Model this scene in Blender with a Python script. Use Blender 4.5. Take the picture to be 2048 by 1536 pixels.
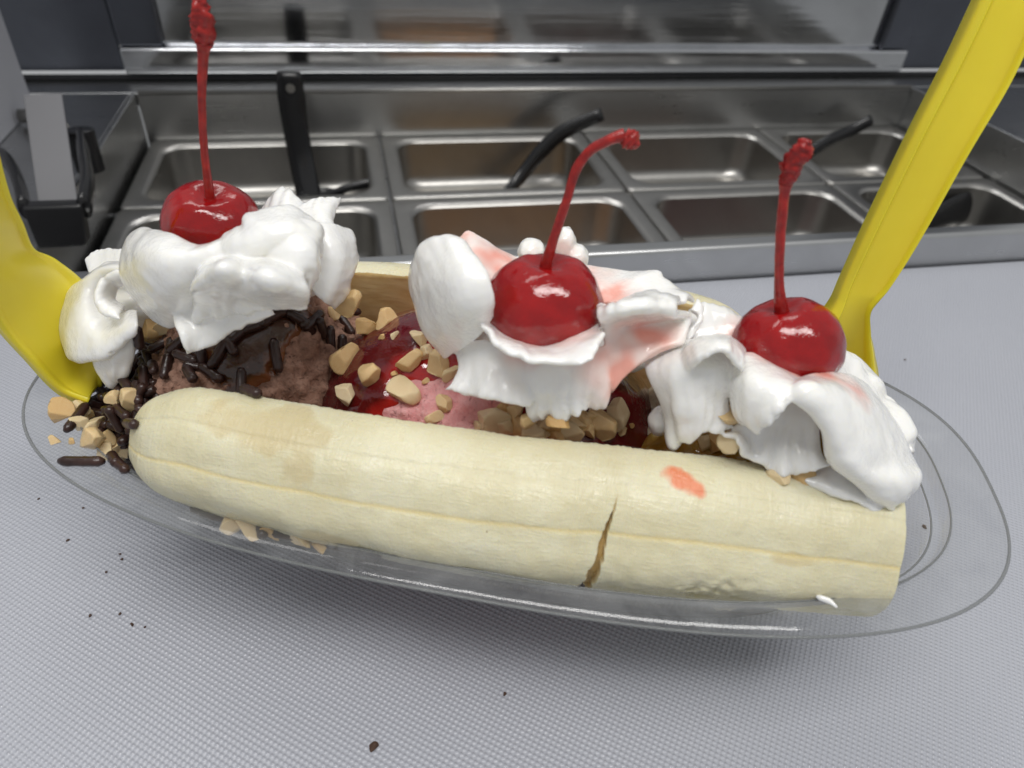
import bpy, bmesh, math, random
import numpy as np
from mathutils import Vector, Matrix, noise
from mathutils.bvhtree import BVHTree

for o in list(bpy.data.objects):
    bpy.data.objects.remove(o, do_unlink=True)
scene = bpy.context.scene
COL = scene.collection

# ------------------------------------------------------------------ camera
cam_data = bpy.data.cameras.new('camera')
cam = bpy.data.objects.new('camera', cam_data)
COL.objects.link(cam)
AX = np.array([[0.97770214, -0.08621288, 0.19148335],
               [-0.20322459, -0.61814252, 0.75934155],
               [0.05289898, -0.78132398, -0.62187984]])
right, up, back = AX[:, 0], -AX[:, 1], -AX[:, 2]
cam.matrix_world = Matrix(((right[0], up[0], back[0], 0.0),
                           (right[1], up[1], back[1], 0.0),
                           (right[2], up[2], back[2], 0.155),
                           (0, 0, 0, 1)))
cam_data.sensor_width = 36.0
cam_data.lens = 25.22
cam_data.clip_start = 0.005
cam_data.clip_end = 50.0
cam_data.dof.use_dof = True
cam_data.dof.focus_distance = 0.172
cam_data.dof.aperture_fstop = 19.0
scene.camera = cam
scene.render.resolution_x = 1024
scene.render.resolution_y = 768

# ------------------------------------------------------------------ world, lamps, exposure
world = bpy.data.worlds.new('World')
scene.world = world
world.use_nodes = True
bg = world.node_tree.nodes['Background']
bg.inputs['Color'].default_value = (0.97, 0.985, 1.0, 1)
bg.inputs['Strength'].default_value = 0.40

def area_lamp(name, loc, target, sx, sy, power, color):
    d = bpy.data.lights.new(name, 'AREA')
    d.shape = 'RECTANGLE'; d.size = sx; d.size_y = sy
    d.energy = power; d.color = color
    o = bpy.data.objects.new(name, d)
    COL.objects.link(o)
    o.location = loc
    o.rotation_euler = (Vector(target) - Vector(loc)).to_track_quat('-Z', 'Y').to_euler()
    return o
area_lamp('ceiling_lamp', (0.05, -0.28, 1.55), (0.05, 0.12, 0), 1.3, 0.28, 17.0, (1.0, 0.985, 0.96))
area_lamp('ceiling_lamp', (-0.25, 0.95, 1.60), (0.0, 0.5, 0), 1.3, 0.30, 5.5, (1.0, 0.985, 0.96))

scene.view_settings.view_transform = 'Standard'
scene.view_settings.look = 'None'
scene.view_settings.exposure = 0.03
scene.view_settings.gamma = 1.0
scene.view_settings.use_curve_mapping = False

# ------------------------------------------------------------------ frames and helpers
DA = math.radians(-22.0)
DCX, DCY = 0.0291, 0.1255
CA, SA = math.cos(DA), math.sin(DA)
def D(u, v, z):
    """dish frame in millimetres -> world metres"""
    u, v, z = u / 1000.0, v / 1000.0, z / 1000.0
    return np.array([DCX + u * CA - v * SA, DCY + u * SA + v * CA, z])
def Darr(a):
    a = np.asarray(a, float) / 1000.0
    out = np.empty_like(a)
    out[..., 0] = DCX + a[..., 0] * CA - a[..., 1] * SA
    out[..., 1] = DCY + a[..., 0] * SA + a[..., 1] * CA
    out[..., 2] = a[..., 2]
    return out

def mesh_from(name, verts, faces, mat, smooth=True):
    me = bpy.data.meshes.new(name)
    me.from_pydata([tuple(map(float, v)) for v in verts], [], [tuple(map(int, f)) for f in faces])
    me.update()
    if mat is not None:
        me.materials.append(mat)
    if smooth:
        me.polygons.foreach_set('use_smooth', [True] * len(me.polygons))
    return me

def obj(name, verts, faces, mat, parent=None, smooth=True):
    """one mesh object from world coordinates; its origin is at its base (or its parent's)"""
    verts = np.asarray(verts, float)
    if parent is None:
        org = np.array([(verts[:, 0].min() + verts[:, 0].max()) / 2,
                        (verts[:, 1].min() + verts[:, 1].max()) / 2, verts[:, 2].min()])
    else:
        p = parent; org = np.zeros(3)
        while p is not None:
            org = org + np.array(p.location); p = p.parent
    me = mesh_from(name, verts - org, faces, mat, smooth)
    o = bpy.data.objects.new(name, me)
    COL.objects.link(o)
    if parent is None:
        o.location = org
    else:
        o.parent = parent
    return o

def thing(name, label, cat, loc, group=None):
    o = bpy.data.objects.new(name, None)
    o.empty_display_size = 0.01
    COL.objects.link(o)
    o.location = loc
    o['label'] = label; o['category'] = cat
    if group: o['group'] = group
    return o

def tag(o, label=None, cat=None, group=None, kind=None):
    if label: o['label'] = label
    if cat: o['category'] = cat
    if group: o['group'] = group
    if kind: o['kind'] = kind
    return o

def set_attr(o, name, vals):
    a = o.data.attributes.new(name, 'FLOAT', 'POINT')
    a.data.foreach_set('value', np.asarray(vals, np.float32))

class MB:
    """collects simple shapes into one mesh"""
    def __init__(self): self.v = []; self.f = []
    def add(self, verts, faces):
        n = len(self.v)
        self.v += [tuple(p) for p in verts]
        self.f += [tuple(i + n for i in f) for f in faces]
        return self
    def box(self, x0, x1, y0, y1, z0, z1):
        return self.add([(x0,y0,z0),(x1,y0,z0),(x1,y1,z0),(x0,y1,z0),(x0,y0,z1),(x1,y0,z1),(x1,y1,z1),(x0,y1,z1)],
                        [(0,3,2,1),(4,5,6,7),(0,1,5,4),(1,2,6,5),(2,3,7,6),(3,0,4,7)])
    def tube(self, pts, rad, seg=12, flat=1.0, cap=True, upv=(0,0,1)):
        pts = [Vector(p) for p in pts]
        rad = [rad] * len(pts) if not hasattr(rad, '__len__') else rad
        vs, fs = [], []
        for i, p in enumerate(pts):
            t = (pts[min(i + 1, len(pts) - 1)] - pts[max(i - 1, 0)]).normalized()
            a = t.cross(Vector(upv))
            if a.length < 1e-4: a = t.cross(Vector((1, 0, 0)))
            a.normalize(); b = a.cross(t)
            for k in range(seg):
                an = 2 * math.pi * k / seg
                vs.append(p + (a * math.cos(an) + b * math.sin(an) * flat) * rad[i])
        for i in range(len(pts) - 1):
            for k in range(seg):
                k2 = (k + 1) % seg
                fs.append((i*seg+k, i*seg+k2, (i+1)*seg+k2, (i+1)*seg+k))
        if cap:
            fs.append(tuple(reversed(range(seg))))
            fs.append(tuple((len(pts)-1)*seg + k for k in range(seg)))
        return self.add(vs, fs)
    def build(self, name, mat, parent=None, smooth=False, bevel=0.0, seg=2):
        o = obj(name, self.v, self.f, mat, parent, smooth)
        if bevel:
            m = o.modifiers.new('bevel', 'BEVEL'); m.width = bevel; m.segments = seg
            m.limit_method = 'ANGLE'
            o.data.polygons.foreach_set('use_smooth', [True] * len(o.data.polygons))
            w = o.modifiers.new('wn', 'WEIGHTED_NORMAL'); w.keep_sharp = True
        return o

def cr(points, n):
    """Catmull-Rom through the points, n samples"""
    P = np.asarray(points, float)
    m = len(P)
    if m == 2:
        t = np.linspace(0, 1, n)[:, None]
        return P[0] * (1 - t) + P[1] * t
    E0 = 2 * P[0] - P[1]; E1 = 2 * P[-1] - P[-2]
    Q = np.vstack([E0, P, E1])
    t = np.linspace(0, m - 1, n)
    i = np.minimum(t.astype(int), m - 2); f = (t - i)[:, None]
    p0, p1, p2, p3 = Q[i], Q[i + 1], Q[i + 2], Q[i + 3]
    return 0.5 * (2*p1 + (p2-p0)*f + (2*p0-5*p1+4*p2-p3)*f*f + (3*p1-p0-3*p2+p3)*f**3)

def loft(rows, nr, nc):
    rr = np.array([cr(r, nc) for r in rows])
    return np.array([cr(rr[:, j], nr) for j in range(nc)]).transpose(1, 0, 2)

def grid_normals(g):
    du = np.gradient(g, axis=0); dv = np.gradient(g, axis=1)
    n = np.cross(du, dv)
    return n / np.maximum(np.linalg.norm(n, axis=2, keepdims=True), 1e-12)

def shell(g, thick, n=None, open0=False, open1=False):
    """closed shell round a grid; thick is per-vertex full thickness"""
    nr, nc = g.shape[:2]
    if n is None: n = grid_normals(g)
    top = (g + n * thick[..., None] / 2).reshape(-1, 3)
    bot = (g - n * thick[..., None] / 2).reshape(-1, 3)
    N = nr * nc
    F = []
    for i in range(nr - 1):
        for j in range(nc - 1):
            a, b, c, d = i*nc+j, i*nc+j+1, (i+1)*nc+j+1, (i+1)*nc+j
            F.append((a, d, c, b)); F.append((a+N, b+N, c+N, d+N))
    for j in range(nc - 1):
        if not open0: F.append((j, j+1, j+1+N, j+N))
        a = (nr-1)*nc + j
        if not open1: F.append((a+1, a, a+N, a+1+N))
    for i in range(nr - 1):
        F.append((i*nc, i*nc+N, (i+1)*nc+N, (i+1)*nc))
        a = i*nc + nc-1
        F.append((a, a+nc, a+nc+N, a+N))
    return np.vstack([top, bot]), F

def ico(sub):
    bm = bmesh.new(); bmesh.ops.create_icosphere(bm, subdivisions=sub, radius=1.0)
    v = np.array([x.co[:] for x in bm.verts]); f = [tuple(q.index for q in p.verts) for p in bm.faces]
    bm.free()
    return v, f

def nz(p, s, off=0.0):
    return noise.noise(Vector((p[0]*s + off, p[1]*s - off*.7, p[2]*s + off*1.3)))
def fb(p, s, octv=4, off=0.0):
    return noise.fractal(Vector((p[0]*s + off, p[1]*s - off, p[2]*s + off*.5)), 0.8, 2.1, octv)

# ------------------------------------------------------------------ materials
def new_mat(name):
    m = bpy.data.materials.new(name); m.use_nodes = True
    nt = m.node_tree
    return m, nt, nt.nodes, nt.links, nt.nodes['Principled BSDF']
def node(nt, kind, **kw):
    n = nt.nodes.new(kind)
    for k, v in kw.items():
        if k.startswith('_'): setattr(n, k[1:], v)
        else:
            n.inputs[k.replace('__', ' ')].default_value = v
    return n
def coords(nt, scale=(1,1,1), kind='Object'):
    tc = nt.nodes.new('ShaderNodeTexCoord')
    mp = nt.nodes.new('ShaderNodeMapping'); mp.inputs['Scale'].default_value = scale
    nt.links.new(tc.outputs[kind], mp.inputs['Vector'])
    return mp.outputs['Vector']
def noise_tex(nt, vec, scale, detail=4, rough=0.55, dist=0.0):
    n = nt.nodes.new('ShaderNodeTexNoise')
    n.inputs['Scale'].default_value = scale; n.inputs['Detail'].default_value = detail
    n.inputs['Roughness'].default_value = rough; n.inputs['Distortion'].default_value = dist
    nt.links.new(vec, n.inputs['Vector'])
    return n.outputs['Fac']
def ramp(nt, fac, stops):
    r = nt.nodes.new('ShaderNodeValToRGB')
    els = r.color_ramp.elements
    while len(els) < len(stops): els.new(0.5)
    for e, (p, c) in zip(els, stops):
        e.position = p; e.color = (c[0], c[1], c[2], 1) if hasattr(c, '__len__') else (c, c, c, 1)
    nt.links.new(fac, r.inputs['Fac'])
    return r.outputs['Color']
def bump(nt, h, strength, dist, prev=None):
    b = nt.nodes.new('ShaderNodeBump')
    b.inputs['Strength'].default_value = strength; b.inputs['Distance'].default_value = dist
    nt.links.new(h, b.inputs['Height'])
    if prev is not None: nt.links.new(prev, b.inputs['Normal'])
    return b.outputs['Normal']
def mixc(nt, fac, a, b, mode='MIX'):
    m = nt.nodes.new('ShaderNodeMix'); m.data_type = 'RGBA'; m.blend_type = mode
    for s, val in ((m.inputs[0], fac), (m.inputs[6], a), (m.inputs[7], b)):
        if hasattr(val, 'is_output'): nt.links.new(val, s)
        elif hasattr(val, '__len__'): s.default_value = (*val, 1)
        else: s.default_value = val
    return m.outputs[2]
def math_n(nt, op, a, b=None):
    m = nt.nodes.new('ShaderNodeMath'); m.operation = op
    for s, val in ((m.inputs[0], a), (m.inputs[1], b)):
        if val is None: continue
        if hasattr(val, 'is_output'): nt.links.new(val, s)
        else: s.default_value = val
    return m.outputs[0]
def attr(nt, name):
    a = nt.nodes.new('ShaderNodeAttribute'); a.attribute_name = name
    return a.outputs['Fac']
def sss(p, w, radius, scale):
    p.inputs['Subsurface Weight'].default_value = w
    p.inputs['Subsurface Radius'].default_value = radius
    p.inputs['Subsurface Scale'].default_value = scale

def simple(name, color, rough=0.5, metal=0.0, coat=0.0, spec=0.5):
    m, nt, ns, ln, p = new_mat(name)
    p.inputs['Base Color'].default_value = (*color, 1)
    p.inputs['Roughness'].default_value = rough
    p.inputs['Metallic'].default_value = metal
    p.inputs['Coat Weight'].default_value = coat
    p.inputs['Specular IOR Level'].default_value = spec
    return m

def make_board():
    m, nt, ns, ln, p = new_mat('textured_white_plastic')
    v = coords(nt)
    big = noise_tex(nt, v, 9, 3)
    base = ramp(nt, big, [(0.3, (0.40, 0.413, 0.46)), (0.7, (0.435, 0.448, 0.495))])
    scr = noise_tex(nt, coords(nt, (40, 400, 1)), 1.0, 2)
    base = mixc(nt, ramp(nt, scr, [(0.70, 0.0), (0.78, 0.25)]), base, (0.36, 0.36, 0.38))
    ln.new(base, p.inputs['Base Color'])
    # moulded dimples in diagonal rows
    sx = nt.nodes.new('ShaderNodeSeparateXYZ')
    mp = nt.nodes.new('ShaderNodeMapping'); mp.inputs['Rotation'].default_value = (0, 0, math.radians(38))
    ln.new(v, mp.inputs['Vector']); ln.new(mp.outputs['Vector'], sx.inputs['Vector'])
    k = 2 * math.pi / 0.00115
    a = math_n(nt, 'SINE', math_n(nt, 'MULTIPLY', sx.outputs['X'], k))
    b = math_n(nt, 'SINE', math_n(nt, 'MULTIPLY', sx.outputs['Y'], k))
    h = math_n(nt, 'ADD', a, b)
    h = math_n(nt, 'POWER', math_n(nt, 'MULTIPLY', math_n(nt, 'ADD', h, 2.0), 0.25), 2.2)
    ln.new(bump(nt, h, 1.0, 0.00024), p.inputs['Normal'])
    p.inputs['Roughness'].default_value = 0.20
    p.inputs['Specular IOR Level'].default_value = 0.6
    return m

def make_steel(name, base, r0, r1, stretch=(2, 60, 60)):
    m, nt, ns, ln, p = new_mat(name)
    p.inputs['Metallic'].default_value = 1.0
    v = coords(nt, stretch)
    n = noise_tex(nt, v, 6, 4)
    sm = noise_tex(nt, coords(nt), 22, 4, 0.6, 0.6)
    col = mixc(nt, ramp(nt, sm, [(0.35, 0.0), (0.7, 0.5)]), base, tuple(c * 0.72 for c in base))
    ln.new(col, p.inputs['Base Color'])
    rr = nt.nodes.new('ShaderNodeMapRange')
    rr.inputs['To Min'].default_value = r0; rr.inputs['To Max'].default_value = r1
    ln.new(mixc(nt, 0.5, n, sm), rr.inputs['Value'])
    ln.new(rr.outputs['Result'], p.inputs['Roughness'])
    ln.new(bump(nt, n, 0.12, 0.0006), p.inputs['Normal'])
    return m

def make_clear():
    m, nt, ns, ln, p = new_mat('clear_dish_plastic')
    out = nt.nodes['Material Output']
    ns.remove(p)
    tr = nt.nodes.new('ShaderNodeBsdfTransparent'); tr.inputs['Color'].default_value = (0.82, 0.825, 0.83, 1)
    gl = nt.nodes.new('ShaderNodeBsdfGlossy'); gl.inputs['Roughness'].default_value = 0.07
    df = nt.nodes.new('ShaderNodeBsdfDiffuse'); df.inputs['Color'].default_value = (0.75, 0.77, 0.78, 1)
    fr = nt.nodes.new('ShaderNodeLayerWeight'); fr.inputs['Blend'].default_value = 0.5
    fz = math_n(nt, 'ADD', math_n(nt, 'MULTIPLY', math_n(nt, 'POWER', fr.outputs['Facing'], 4.0), 0.55), 0.035)
    sm = noise_tex(nt, coords(nt), 70, 4, 0.6, 0.8)
    nb = bump(nt, noise_tex(nt, coords(nt), 120, 2), 0.25, 0.0006)
    ln.new(nb, gl.inputs['Normal'])
    hz = ramp(nt, sm, [(0.35, 0.05), (0.75, 0.17)])
    m1 = nt.nodes.new('ShaderNodeMixShader'); m2 = nt.nodes.new('ShaderNodeMixShader')
    ln.new(hz, m1.inputs['Fac']); ln.new(tr.outputs[0], m1.inputs[1]); ln.new(df.outputs[0], m1.inputs[2])
    ln.new(fz, m2.inputs['Fac'])
    ln.new(m1.outputs[0], m2.inputs[1]); ln.new(gl.outputs[0], m2.inputs[2])
    ln.new(m2.outputs[0], out.inputs['Surface'])
    return m

def make_edge():
    m, nt, ns, ln, p = new_mat('clear_plastic_edge')
    p.inputs['Base Color'].default_value = (0.22, 0.23, 0.23, 1)
    p.inputs['Roughness'].default_value = 0.15
    p.inputs['Alpha'].default_value = 0.6
    return m

def make_banana():
    m, nt, ns, ln, p = new_mat('peeled_banana')
    v = coords(nt, (1, 1, 1))
    # local x runs along the banana
    fib = noise_tex(nt, coords(nt, (900, 120, 120)), 1.0, 4, 0.6, 1.2)
    lon = noise_tex(nt, coords(nt, (140, 700, 700)), 1.0, 4, 0.6, 1.5)
    blot = noise_tex(nt, v, 90, 4, 0.6)
    base = ramp(nt, blot, [(0.3, (0.68, 0.62, 0.40)), (0.55, (0.735, 0.69, 0.48)), (0.75, (0.76, 0.725, 0.54))])
    base = mixc(nt, ramp(nt, fib, [(0.60, 0.0), (0.78, 0.26)]), base, (0.66, 0.55, 0.31))
    base = mixc(nt, ramp(nt, lon, [(0.55, 0.0), (0.78, 0.35)]), base, (0.80, 0.775, 0.62))
    wet = ramp(nt, attr(nt, 'stain'), [(0.10, 0.0), (0.55, 0.62), (1.0, 0.72)])
    base = mixc(nt, wet, base, (0.63, 0.525, 0.29))
    base = mixc(nt, ramp(nt, attr(nt, 'juice'), [(0.3, 0.0), (0.7, 0.9)]), base, (0.80, 0.23, 0.10))
    base = mixc(nt, attr(nt, 'string'), base, (0.82, 0.66, 0.28))
    base = mixc(nt, attr(nt, 'crack'), base, (0.56, 0.38, 0.14))
    spk = noise_tex(nt, v, 900, 1)
    base = mixc(nt, ramp(nt, spk, [(0.80, 0.0), (0.84, 0.75)]), base, (0.25, 0.18, 0.10))
    ln.new(base, p.inputs['Base Color'])
    b1 = bump(nt, fib, 0.25, 0.0006)
    b2 = bump(nt, lon, 0.30, 0.0006, b1)
    b3 = bump(nt, noise_tex(nt, v, 1400, 3), 0.30, 0.0004, b2)
    ln.new(b3, p.inputs['Normal'])
    rg = ramp(nt, noise_tex(nt, v, 240, 3), [(0.35, 0.22), (0.65, 0.48)])
    ln.new(rg, p.inputs['Roughness'])
    sss(p, 0.25, (1.0, 0.75, 0.35), 0.003)
    return m

def make_cut_banana():
    m, nt, ns, ln, p = new_mat('cut_banana_face')
    n = noise_tex(nt, coords(nt, (120, 400, 400)), 1.0, 4)
    ln.new(ramp(nt, n, [(0.3, (0.60, 0.42, 0.17)), (0.7, (0.74, 0.58, 0.30))]), p.inputs['Base Color'])
    ln.new(bump(nt, n, 0.3, 0.0006), p.inputs['Normal'])
    p.inputs['Roughness'].default_value = 0.35
    sss(p, 0.2, (1, .7, .3), 0.003)
    return m

def make_icecream(name, dark, light, glow):
    m, nt, ns, ln, p = new_mat(name)
    v = coords(nt)
    n1 = noise_tex(nt, v, 260, 6, 0.7)
    n2 = noise_tex(nt, v, 1100, 3, 0.6)
    pit = ramp(nt, noise_tex(nt, v, 480, 4, 0.7, 0.8), [(0.28, 0.0), (0.42, 1.0)])
    base = ramp(nt, n1, [(0.3, dark), (0.6, light)])
    base = mixc(nt, pit, tuple(c*0.55 for c in dark), base)  # pits darkened in the colour too: painted shade that deepens the bumps
    ln.new(base, p.inputs['Base Color'])
    b1 = bump(nt, n1, 0.7, 0.0016)
    b2 = bump(nt, n2, 0.5, 0.0005, b1)
    b3 = bump(nt, pit, 0.6, 0.0011, b2)
    ln.new(b3, p.inputs['Normal'])
    p.inputs['Roughness'].default_value = 0.62
    p.inputs['Specular IOR Level'].default_value = 0.35
    sss(p, glow, (1, .6, .5), 0.002)
    return m

def make_sauce(name, deep, thin, rough=0.04):
    m, nt, ns, ln, p = new_mat(name)
    v = coords(nt)
    th = ramp(nt, attr(nt, 'depth'), [(0.0, thin), (0.55, deep)])
    seeds = ramp(nt, noise_tex(nt, v, 700, 1), [(0.74, 0.0), (0.79, 0.5)])
    base = mixc(nt, seeds, th, tuple(min(1, c * 2.2 + 0.04) for c in deep))
    ln.new(base, p.inputs['Base Color'])
    p.inputs['Roughness'].default_value = rough
    p.inputs['Coat Weight'].default_value = 0.6
    p.inputs['Coat Roughness'].default_value = 0.02
    ln.new(bump(nt, noise_tex(nt, v, 190, 3, 0.5, 0.5), 0.70, 0.0014), p.inputs['Normal'])
    sss(p, 0.25, (1, .12, .06), 0.0035)
    return m

def make_cream():
    m, nt, ns, ln, p = new_mat('whipped_cream')
    v = coords(nt)
    juice = ramp(nt, attr(nt, 'juice'), [(0.05, 0.0), (0.9, 1.0)])
    n = noise_tex(nt, v, 160, 4)
    base = ramp(nt, n, [(0.3, (0.915, 0.905, 0.86)), (0.7, (0.935, 0.93, 0.90))])
    base = mixc(nt, juice, base, (0.90, 0.42, 0.34))
    ln.new(base, p.inputs['Base Color'])
    b1 = bump(nt, noise_tex(nt, v, 300, 3, 0.5), 0.10, 0.0009)
    gl = ramp(nt, noise_tex(nt, v, 1150, 2, 0.5, 0.7), [(0.42, 0.0), (0.66, 1.0)])
    patch = ramp(nt, noise_tex(nt, v, 95, 2), [(0.45, 0.0), (0.62, 1.0)])
    b2 = bump(nt, mixc(nt, patch, (0.5, 0.5, 0.5), gl), 0.75, 0.0003, b1)
    ln.new(b1, p.inputs['Normal'])
    ln.new(b2, p.inputs['Coat Normal'])
    p.inputs['Coat Weight'].default_value = 0.75
    p.inputs['Coat Roughness'].default_value = 0.10
    p.inputs['Roughness'].default_value = 0.30
    p.inputs['Specular IOR Level'].default_value = 0.4
    sss(p, 0.40, (1.0, 0.92, 0.72), 0.0026)
    return m

def make_cherry():
    m, nt, ns, ln, p = new_mat('maraschino_cherry')
    v = coords(nt)
    n = noise_tex(nt, v, 120, 4)
    ln.new(ramp(nt, n, [(0.3, (0.20, 0.0015, 0.003)), (0.7, (0.36, 0.005, 0.006))]), p.inputs['Base Color'])
    ln.new(bump(nt, noise_tex(nt, v, 380, 4, 0.6), 0.28, 0.0008), p.inputs['Normal'])
    p.inputs['Roughness'].default_value = 0.09
    p.inputs['Coat Weight'].default_value = 0.25
    p.inputs['Coat Roughness'].default_value = 0.03
    sss(p, 0.30, (1, .08, .05), 0.004)
    return m
def make_stem():
    m, nt, ns, ln, p = new_mat('cherry_stem')
    v = coords(nt)
    n = noise_tex(nt, v, 500, 4)
    ln.new(ramp(nt, n, [(0.3, (0.22, 0.006, 0.006)), (0.7, (0.42, 0.02, 0.014))]), p.inputs['Base Color'])
    ln.new(bump(nt, n, 0.5, 0.0005), p.inputs['Normal'])
    p.inputs['Roughness'].default_value = 0.28
    sss(p, 0.2, (1, .1, .05), 0.002)
    return m

def make_yellow():
    m, nt, ns, ln, p = new_mat('yellow_spoon_plastic')
    n = noise_tex(nt, coords(nt), 60, 3)
    ln.new(ramp(nt, n, [(0.3, (0.80, 0.66, 0.034)), (0.7, (0.84, 0.70, 0.040))]), p.inputs['Base Color'])
    p.inputs['Roughness'].default_value = 0.38
    ln.new(bump(nt, noise_tex(nt, coords(nt), 900, 2), 0.06, 0.0003), p.inputs['Normal'])
    sss(p, 0.3, (1, .8, .1), 0.003)
    return m

def make_nut():
    m, nt, ns, ln, p = new_mat('roasted_peanut')
    v = coords(nt)
    oi = nt.nodes.new('ShaderNodeObjectInfo')
    ad = nt.nodes.new('ShaderNodeVectorMath'); ad.operation = 'ADD'
    ln.new(v, ad.inputs[0]); ln.new(oi.outputs['Location'], ad.inputs[1])
    n = noise_tex(nt, ad.outputs[0], 170, 3)
    f = math_n(nt, 'ADD', math_n(nt, 'SUBTRACT', math_n(nt, 'MULTIPLY', n, 1.5), 0.22), math_n(nt, 'MULTIPLY', math_n(nt, 'SUBTRACT', oi.outputs['Random'], 0.5), 0.42))
    base = ramp(nt, f, [(0.32, (0.84, 0.70, 0.46)), (0.55, (0.78, 0.57, 0.29)), (0.80, (0.62, 0.34, 0.10))])
    fine = noise_tex(nt, ad.outputs[0], 1200, 3)
    base = mixc(nt, ramp(nt, fine, [(0.60, 0.0), (0.80, 0.35)]), base, (0.45, 0.24, 0.08))
    ln.new(base, p.inputs['Base Color'])
    ln.new(bump(nt, fine, 0.35, 0.0004), p.inputs['Normal'])
    p.inputs['Roughness'].default_value = 0.34
    sss(p, 0.15, (1, .6, .3), 0.002)
    return m

def make_sprinkle():
    m, nt, ns, ln, p = new_mat('chocolate_sprinkle')
    n = noise_tex(nt, coords(nt), 420, 3)
    ln.new(ramp(nt, n, [(0.3, (0.022, 0.010, 0.008)), (0.7, (0.05, 0.022, 0.017))]), p.inputs['Base Color'])
    ln.new(bump(nt, n, 0.45, 0.0005), p.inputs['Normal'])
    p.inputs['Roughness'].default_value = 0.30
    return m

M = dict(
    board=make_board(), steel=make_steel('station_steel', (0.56, 0.565, 0.565), 0.18, 0.42),
    pan=make_steel('pan_steel', (0.40, 0.39, 0.37), 0.26, 0.48, (30, 30, 30)),
    lid=make_steel('lid_steel', (0.68, 0.69, 0.71), 0.06, 0.16),
    dark_steel=make_steel('dark_lid_steel', (0.16, 0.17, 0.20), 0.2, 0.4),
    clear=make_clear(), edge=make_edge(), banana=make_banana(), cut=make_cut_banana(),
    choc=make_icecream('chocolate_ice_cream', (0.15, 0.068, 0.042), (0.44, 0.255, 0.185), 0.08),
    straw=make_icecream('strawberry_ice_cream', (0.78, 0.30, 0.31), (0.85, 0.45, 0.44), 0.25),
    van=make_icecream('vanilla_ice_cream', (0.75, 0.62, 0.42), (0.82, 0.72, 0.55), 0.25),
    syrup=make_sauce('chocolate_syrup', (0.050, 0.017, 0.008), (0.24, 0.085, 0.030)),
    red=make_sauce('strawberry_sauce', (0.105, 0.002, 0.005), (0.42, 0.012, 0.012)),
    pine=make_sauce('pineapple_sauce', (0.36, 0.19, 0.025), (0.6, 0.40, 0.10)),
    cream=make_cream(), cherry=make_cherry(), stem=make_stem(), yellow=make_yellow(),
    nut=make_nut(), sprinkle=make_sprinkle(),
    black=simple('black_plastic', (0.012, 0.012, 0.013), 0.22),
    gasket=simple('black_gasket', (0.008, 0.008, 0.010), 0.5),
    white=simple('white_painted_panel', (0.42, 0.425, 0.46), 0.45), strap=simple('grey_strap', (0.15, 0.15, 0.16), 0.5),
    grime=simple('dark_dried_topping', (0.05, 0.03, 0.02), 0.5),
    crumb=simple('brown_crumb', (0.07, 0.035, 0.02), 0.6),
)

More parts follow.
